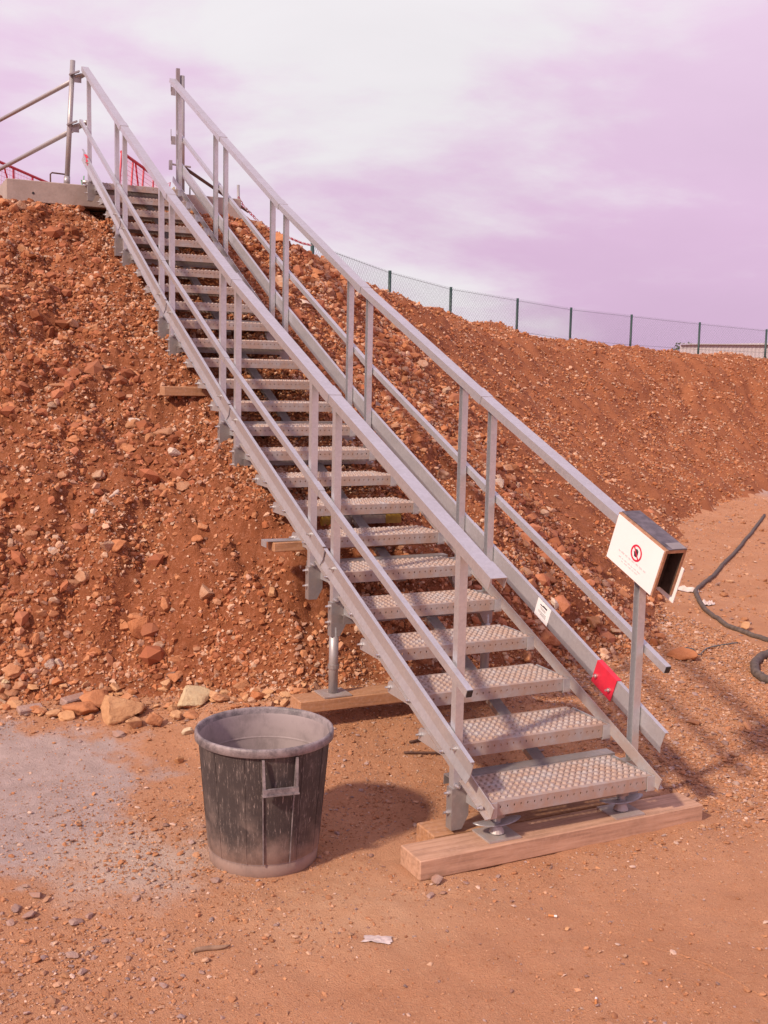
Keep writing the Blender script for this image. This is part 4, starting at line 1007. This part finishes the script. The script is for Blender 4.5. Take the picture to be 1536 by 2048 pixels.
# bits of cord on the stair head
for lab, nm_, mt_, pts in (('red cord loop sticking up at the stair head', 'cord', 'rope_red', [(.34, 7.66, 3.57), (.36, 7.66, 3.66), (.39, 7.66, 3.68), (.38, 7.66, 3.60)]), ('yellow cord end at the stair head', 'cord', 'rope_yellow', [(.41, 7.67, 3.57), (.415, 7.67, 3.62), (.43, 7.67, 3.64), (.44, 7.67, 3.58)]), ('green cord ends on the concrete block', 'cord', 'rope_green', [(-.455, 7.70, 3.57), (-.465, 7.70, 3.63), (-.445, 7.70, 3.61), (-.44, 7.70, 3.67)])):
    tag(MB().tube(pts, .006, 6).obj(nm_, mt_), lab, 'cord')
# red and white plastic chain
cp = [Vector(q) for q in ((1.14, 7.78, 3.60), (1.2, 7.83, 3.54), (1.44, 8.06, 3.43), (1.72, 8.39, 3.385), (2.12, 8.88, 3.375), (2.5, 9.48, 3.40), (2.83, 9.98, 3.44))]
V_, F_, Cc = [], [], []
L_ = 0; pts = []
for p0, p1 in zip(cp[:-1], cp[1:]):
    nn_ = max(1, int((p1-p0).length/.04))
    pts += [p0.lerp(p1, q/nn_) for q in range(nn_)]
for i, q in enumerate(pts[:-1]):
    d_ = (pts[i+1]-q).normalized(); s_ = d_.cross(Vector((0, 0, 1))).normalized(); u_ = s_ if i % 2 else s_.cross(d_)
    w_ = d_.cross(u_); mb = MB()
    loop = [q+d_*(.026*math.cos(6.283*k/8))+u_*(.013*math.sin(6.283*k/8)) for k in range(9)]
    mb.tube(loop, .0042, 4, False); n0 = len(V_); V_ += mb.v; F_ += [tuple(x_+n0 for x_ in f) for f in mb.f]
    Cc += [((.62, .05, .09, 1) if (i//3) % 2 == 0 else (.75, .6, .62, 1))]*len(mb.v)
me = bpy.data.meshes.new('plastic_chain'); me.from_pydata(V_, [], F_); at_ = me.color_attributes.new('col', 'FLOAT_COLOR', 'POINT'); at_.data.foreach_set('color', np.array(Cc, np.float32).ravel()); me.materials.append(M['chain'])
tag(place('plastic_chain', me), 'red and white plastic chain hung from concrete block to green fence post', 'chain')

# ------------------------------------------------------------------ chain link fence on the far crest
FP = [(2.84, 10.0, 3.45), (4.96, 12.12, 3.37), (7.0, 13.89, 3.33), (9.33, 15.41, 3.32), (11.4, 16.56, 3.28), (13.71, 17.47, 3.26), (16.26, 18.09, 3.20), (18.80, 18.47, 3.13), (21.4, 18.8, 3.08), (24, 19.1, 3.05)]
fc = thing('chain_link_fence', 'green post and wire mesh fence along the crest of the mound', 'fence', (11.4, 16.56, 2.0))
base = [zat(q[0], q[1]) for q in FP]
for (x_, y_, zt), zb in zip(FP, base): MB().tube([(x_, y_, zb-.15), (x_, y_, zt+.03)], .026, 8).obj('post', 'green_post', fc, True)
for i in range(len(FP)-1):
    A_ = Vector(FP[i]); B_ = Vector(FP[i+1]); za, zb = base[i]-.05, base[i+1]-.05
    hL = Vector((B_.x-A_.x, B_.y-A_.y, 0)).length; wmb = MB(); ht = min(A_.z-za, B_.z-zb)
    def pt(u_, v_): u_ = min(max(u_, 0), 1); return Vector((A_.x+(B_.x-A_.x)*u_, A_.y+(B_.y-A_.y)*u_, (za+(zb-za)*u_)*(1-v_)+(A_.z+(B_.z-A_.z)*u_+.02)*v_))
    nd = int(hL/.065); sp_ = ht/hL
    for k in range(-int(ht/.065)-1, nd+int(ht/.065)+1):
        for sgn in (1, -1):
            u0 = k/nd; u1 = u0+sgn*sp_*1.0
            # clip to the panel
            t0, t1 = 0.0, 1.0
            for lim in (0.0, 1.0):
                if abs(u1-u0) > 1e-9:
                    tc_ = (lim-u0)/(u1-u0)
                    if (u0 < lim) == (lim == 0.0) and u0 != lim and ((lim == 0 and u0 < 0) or (lim == 1 and u0 > 1)): t0 = max(t0, tc_)
                    if (lim == 0 and u1 < 0) or (lim == 1 and u1 > 1): t1 = min(t1, tc_)
            if t1-t0 > .02: wmb.tube([pt(u0+(u1-u0)*t0, t0), pt(u0+(u1-u0)*t1, t1)], .0014, 3, False)
    wmb.obj('wire_mesh', 'wire', fc)
    tw = MB()
    for v_ in (.97, .5, .04): tw.tube([pt(0, v_), pt(1, v_)], .0028, 4, False)
    tw.obj('tension_wire', 'wire', fc)

# ------------------------------------------------------------------ far shed and trees
shd = thing('shed', 'long low white ribbed shed far beyond the fence', 'shed', (60, 61, 0))
A_ = Vector((55.4, 65.1, 0)); B_ = Vector((78, 42, 0)); d_ = (B_-A_); ln = d_.length; d_.normalize(); nr_ = Vector((d_.y, -d_.x, 0))
if nr_.dot(CAM-A_) < 0: nr_ = -nr_
prof = []; nrb = int(ln/.28); V_, F_ = [], []
for k in range(nrb*2+1):
    s_ = ln*k/(nrb*2); o_ = .04 if k % 2 else 0.0
    q = A_+d_*s_+nr_*o_; V_ += [(q.x, q.y, -.1), (q.x, q.y, 4.40+min(.22, s_*.035))]
F_ = [(2*k, 2*k+2, 2*k+3, 2*k+1) for k in range(nrb*2)]
MB().add(V_, F_).obj('ribbed_wall', 'shed', shd)
bk = -nr_*6; e0 = A_+nr_*.3; e1 = B_+nr_*.3
MB().add([(e0.x, e0.y, 4.43), (e1.x, e1.y, 4.63), (e1.x+bk.x, e1.y+bk.y, 4.82), (e0.x+bk.x, e0.y+bk.y, 4.62), (e0.x, e0.y, 4.48), (e1.x, e1.y, 4.68), (e1.x+bk.x, e1.y+bk.y, 4.88), (e0.x+bk.x, e0.y+bk.y, 4.68)], [(0, 3, 2, 1), (4, 5, 6, 7), (0, 1, 5, 4), (1, 2, 6, 5), (2, 3, 7, 6), (3, 0, 4, 7)]).obj('roof', 'shed_roof', shd)
for (p0, p1) in ((A_, A_+bk), (B_, B_+bk), (A_+bk, B_+bk)): MB().add([(p0.x, p0.y, -.1), (p1.x, p1.y, -.1), (p1.x, p1.y, 4.1), (p0.x, p0.y, 4.0)], [(0, 1, 2, 3)]).obj('side_wall', 'shed', shd)
def tree(label, x_, y_, h, r_, seed):
    t_ = thing('tree', label, 'tree', (x_, y_, 0)); rr_ = random.Random(seed)
    MB().tube([(x_, y_, -.2), (x_+.1, y_, h*.35), (x_, y_, h*.75)], [.16, .11, .04], 7).obj('trunk', 'bark', t_)
    cr = MB()
    for i in range(420):
        cl_ = rr_.randrange(7); ca = cl_*.9; cx_ = x_+r_*.55*math.cos(ca)*(cl_ > 0); cy_ = y_+r_*.55*math.sin(ca)*(cl_ > 0); cz_ = h*(.66+.06*(cl_ % 3))
        v = Vector((rr_.gauss(0, 1), rr_.gauss(0, 1), rr_.gauss(0, .7))); v = v.normalized()*r_*.5*rr_.uniform(.5, 1)**.5
        q = Vector((cx_, cy_, cz_))+v; q.z = min(q.z, h)
        e1 = Vector((rr_.gauss(0, 1), rr_.gauss(0, 1), rr_.gauss(0, 1))).normalized()*.18; e2 = e1.orthogonal().normalized()*.12
        cr.add([q-e1-e2, q+e1-e2*.3, q+e1*.4+e2, q-e1*.6+e2], [(0, 1, 2, 3)])
    cr.obj('crown', 'leaf', t_)
tree('dark tree crown showing over the left end of the shed roof', 81.9, 95.4, 6.3, 1.9, 1)
tree('dark tree crown showing over the middle of the shed roof', 83.8, 93.7, 6.2, 1.8, 2)
tree('small dark tree standing in front of the shed', 39.1, 39.7, 3.45, .55, 3)

# ------------------------------------------------------------------ hoses and litter
def spline(pts, n=10):
    P_ = [Vector(q) for q in pts]; P_ = [2*P_[0]-P_[1]]+P_+[2*P_[-1]-P_[-2]]; o = []
    for i in range(1, len(P_)-2):
        for k in range(n):
            t_ = k/n; a, b_, c, d_ = P_[i-1], P_[i], P_[i+1], P_[i+2]
            o.append(.5*((2*b_)+(c-a)*t_+(2*a-5*b_+4*c-d_)*t_*t_+(3*b_-a-3*c+d_)*t_**3))
    return o+[P_[-2]]
def hose(label, pts, r_):
    q = spline([(a, b_, 0) for a, b_ in pts], 12); rr_ = random.Random(4)
    out_ = [Vector((v.x+rr_.gauss(0, .0012), v.y+rr_.gauss(0, .0012), zat(v.x, v.y)+r_*.75)) for v in q]
    return tag(MB().tube(out_, r_, 10).obj('hose', 'hose', None, True), label, 'hose')
hose('long black rubber hose bent across the dirt beyond the sign', [(8.75, 7.95), (6.73, 6.18), (5.40, 5.05), (4.58, 4.35), (4.05, 3.92), (3.87, 3.72), (3.555, 3.254), (3.36, 2.83), (3.33, 2.55), (3.32, 2.33), (3.30, 1.9), (3.3, 1.2)], .019)
hose('short thick loop of black hose with mud on it', [(3.6, 2.15), (3.0, 2.007), (2.80, 1.905), (2.66, 1.78), (2.57, 1.65), (2.56, 1.50), (2.66, 1.3), (2.9, 1.1)], .028)
q = gpos(1490, 1262, 0.0); rock('stone', 'pale stone lying against the bend of the long hose', (q.x, q.y, zat(q.x, q.y)+.03), (.06, .05, .05), 'rock_tan', 2)
q = gpos(1530, 1345, 0.0); rock('mud_lump', 'lump of dried mud inside the short hose loop', (q.x+.12, q.y+.0, zat(q.x, q.y)+.02), (.14, .10, .05), 'rock_grey', 3)
tw_ = MB().tube(spline([(3.05, 2.35, zat(3.05, 2.35)+.01), (2.7, 2.25, zat(2.7, 2.25)+.015), (2.5, 2.12, zat(2.5, 2.12)+.02), (2.42, 2.1, zat(2.42, 2.1)+.07), (2.36, 2.16, zat(2.36, 2.16)+.05), (2.42, 2.22, zat(2.42, 2.22)+.01)]), .004, 6).obj('wire_loop', 'wire', None, True); tag(tw_, 'twisted grey wire lying near the short hose', 'wire')
def crumple(name, label, cx_, cy_, lx, ly, h, rz, seed, mat='white_scrap'):
    n_ = 9; rr_ = np.random.default_rng(seed); V_ = []; F_ = []
    c_, s_ = math.cos(rz), math.sin(rz)
    for i in range(n_):
        for j in range(n_):
            u_, v_ = i/(n_-1)-.5, j/(n_-1)-.5; e_ = 1+.14*rr_.normal()*(abs(u_) > .45 or abs(v_) > .45)*.5
            xx, yy = u_*lx*e_, v_*ly*e_; wx_, wy_ = cx_+xx*c_-yy*s_, cy_+xx*s_+yy*c_
            V_.append((wx_, wy_, zat(wx_, wy_)+.004+h*abs(rr_.normal())*(1-2*max(abs(u_), abs(v_))*.8)))
    F_ = [(i*n_+j, (i+1)*n_+j, (i+1)*n_+j+1, i*n_+j+1) for i in range(n_-1) for j in range(n_-1)]
    tag(MB().add(V_, F_).obj(name, mat), label, 'litter')
crumple('plastic_scrap', 'crumpled white plastic at the kink of the long hose', 3.93, 3.98, .34, .12, .035, -1.2, 1)
crumple('plastic_scrap', 'small torn white plastic bit beside the long hose', 3.75, 3.45, .12, .09, .03, .3, 2)
crumple('paper_scrap', 'flattened white paper scrap on the open dirt', -1.021, -.355, .095, .055, .003, -.5, 3)
q0, q1 = Vector((-1.604, -.194, 0)), Vector((-1.478, -.201, 0))
sp_pts = [q0.lerp(q1, f_) + Vector((0, .006*math.sin(f_*5), 0)) for f_ in np.linspace(0, 1, 9)]
tag(MB().tube([Vector((v.x, v.y, zat(v.x, v.y)+.007)) for v in sp_pts], [.004, .008, .0085, .008, .0085, .008, .007, .005, .002], 7).obj('stick', 'stick', None, True), 'short brown stick on the dirt in front of the bin', 'stick')
sp_pts = spline([(-.20, -.74, 0), (-.121, -.861, 0), (-.095, -.99, 0), (-.084, -1.143, 0), (-.085, -1.3, 0)], 6)
tag(MB().tube([Vector((v.x, v.y, zat(v.x, v.y)-.001)) for v in sp_pts], .0040, 6).obj('buried_cable', 'dirt', None, True), 'thin dusty cable half buried in the open dirt', 'cable')
for px_, py_, rz, lab in ((1108, 1834, -.6, 'cigarette end near the brown pebble'), (1192, 2003, .9, 'cigarette end beside the dusty cable')):
    q = gpos(px_, py_, 0); z_ = zat(q.x, q.y)+.0045; cg = thing('cigarette_end', lab, 'litter', (q.x, q.y, z_)); d_ = Vector((math.cos(rz), math.sin(rz), 0))
    MB().tube([Vector((q.x, q.y, z_)), Vector((q.x, q.y, z_))+d_*.010], .004, 8).obj('paper', 'cig_paper', cg)
    MB().tube([Vector((q.x, q.y, z_))-d_*.020, Vector((q.x, q.y, z_))-d_*.0005], .0041, 8).obj('filter', 'cig_filter', cg)
for pts, lab in (([(-.13, 1.18), (.02, 1.20), (.10, 1.14), (.06, 1.08)], 'bent rusty wire on the dirt below the fourth tread'), ([(-.20, 1.10), (-.05, 1.06), (.05, 1.04)], 'straight rusty wire beside the bent rusty wire')):
    q = spline([(a, b_, zat(a, b_)+.012) for a, b_ in pts], 6); tag(MB().tube(q, .006, 6).obj('rusty_wire', 'wire_rusty', None, True), lab, 'wire')
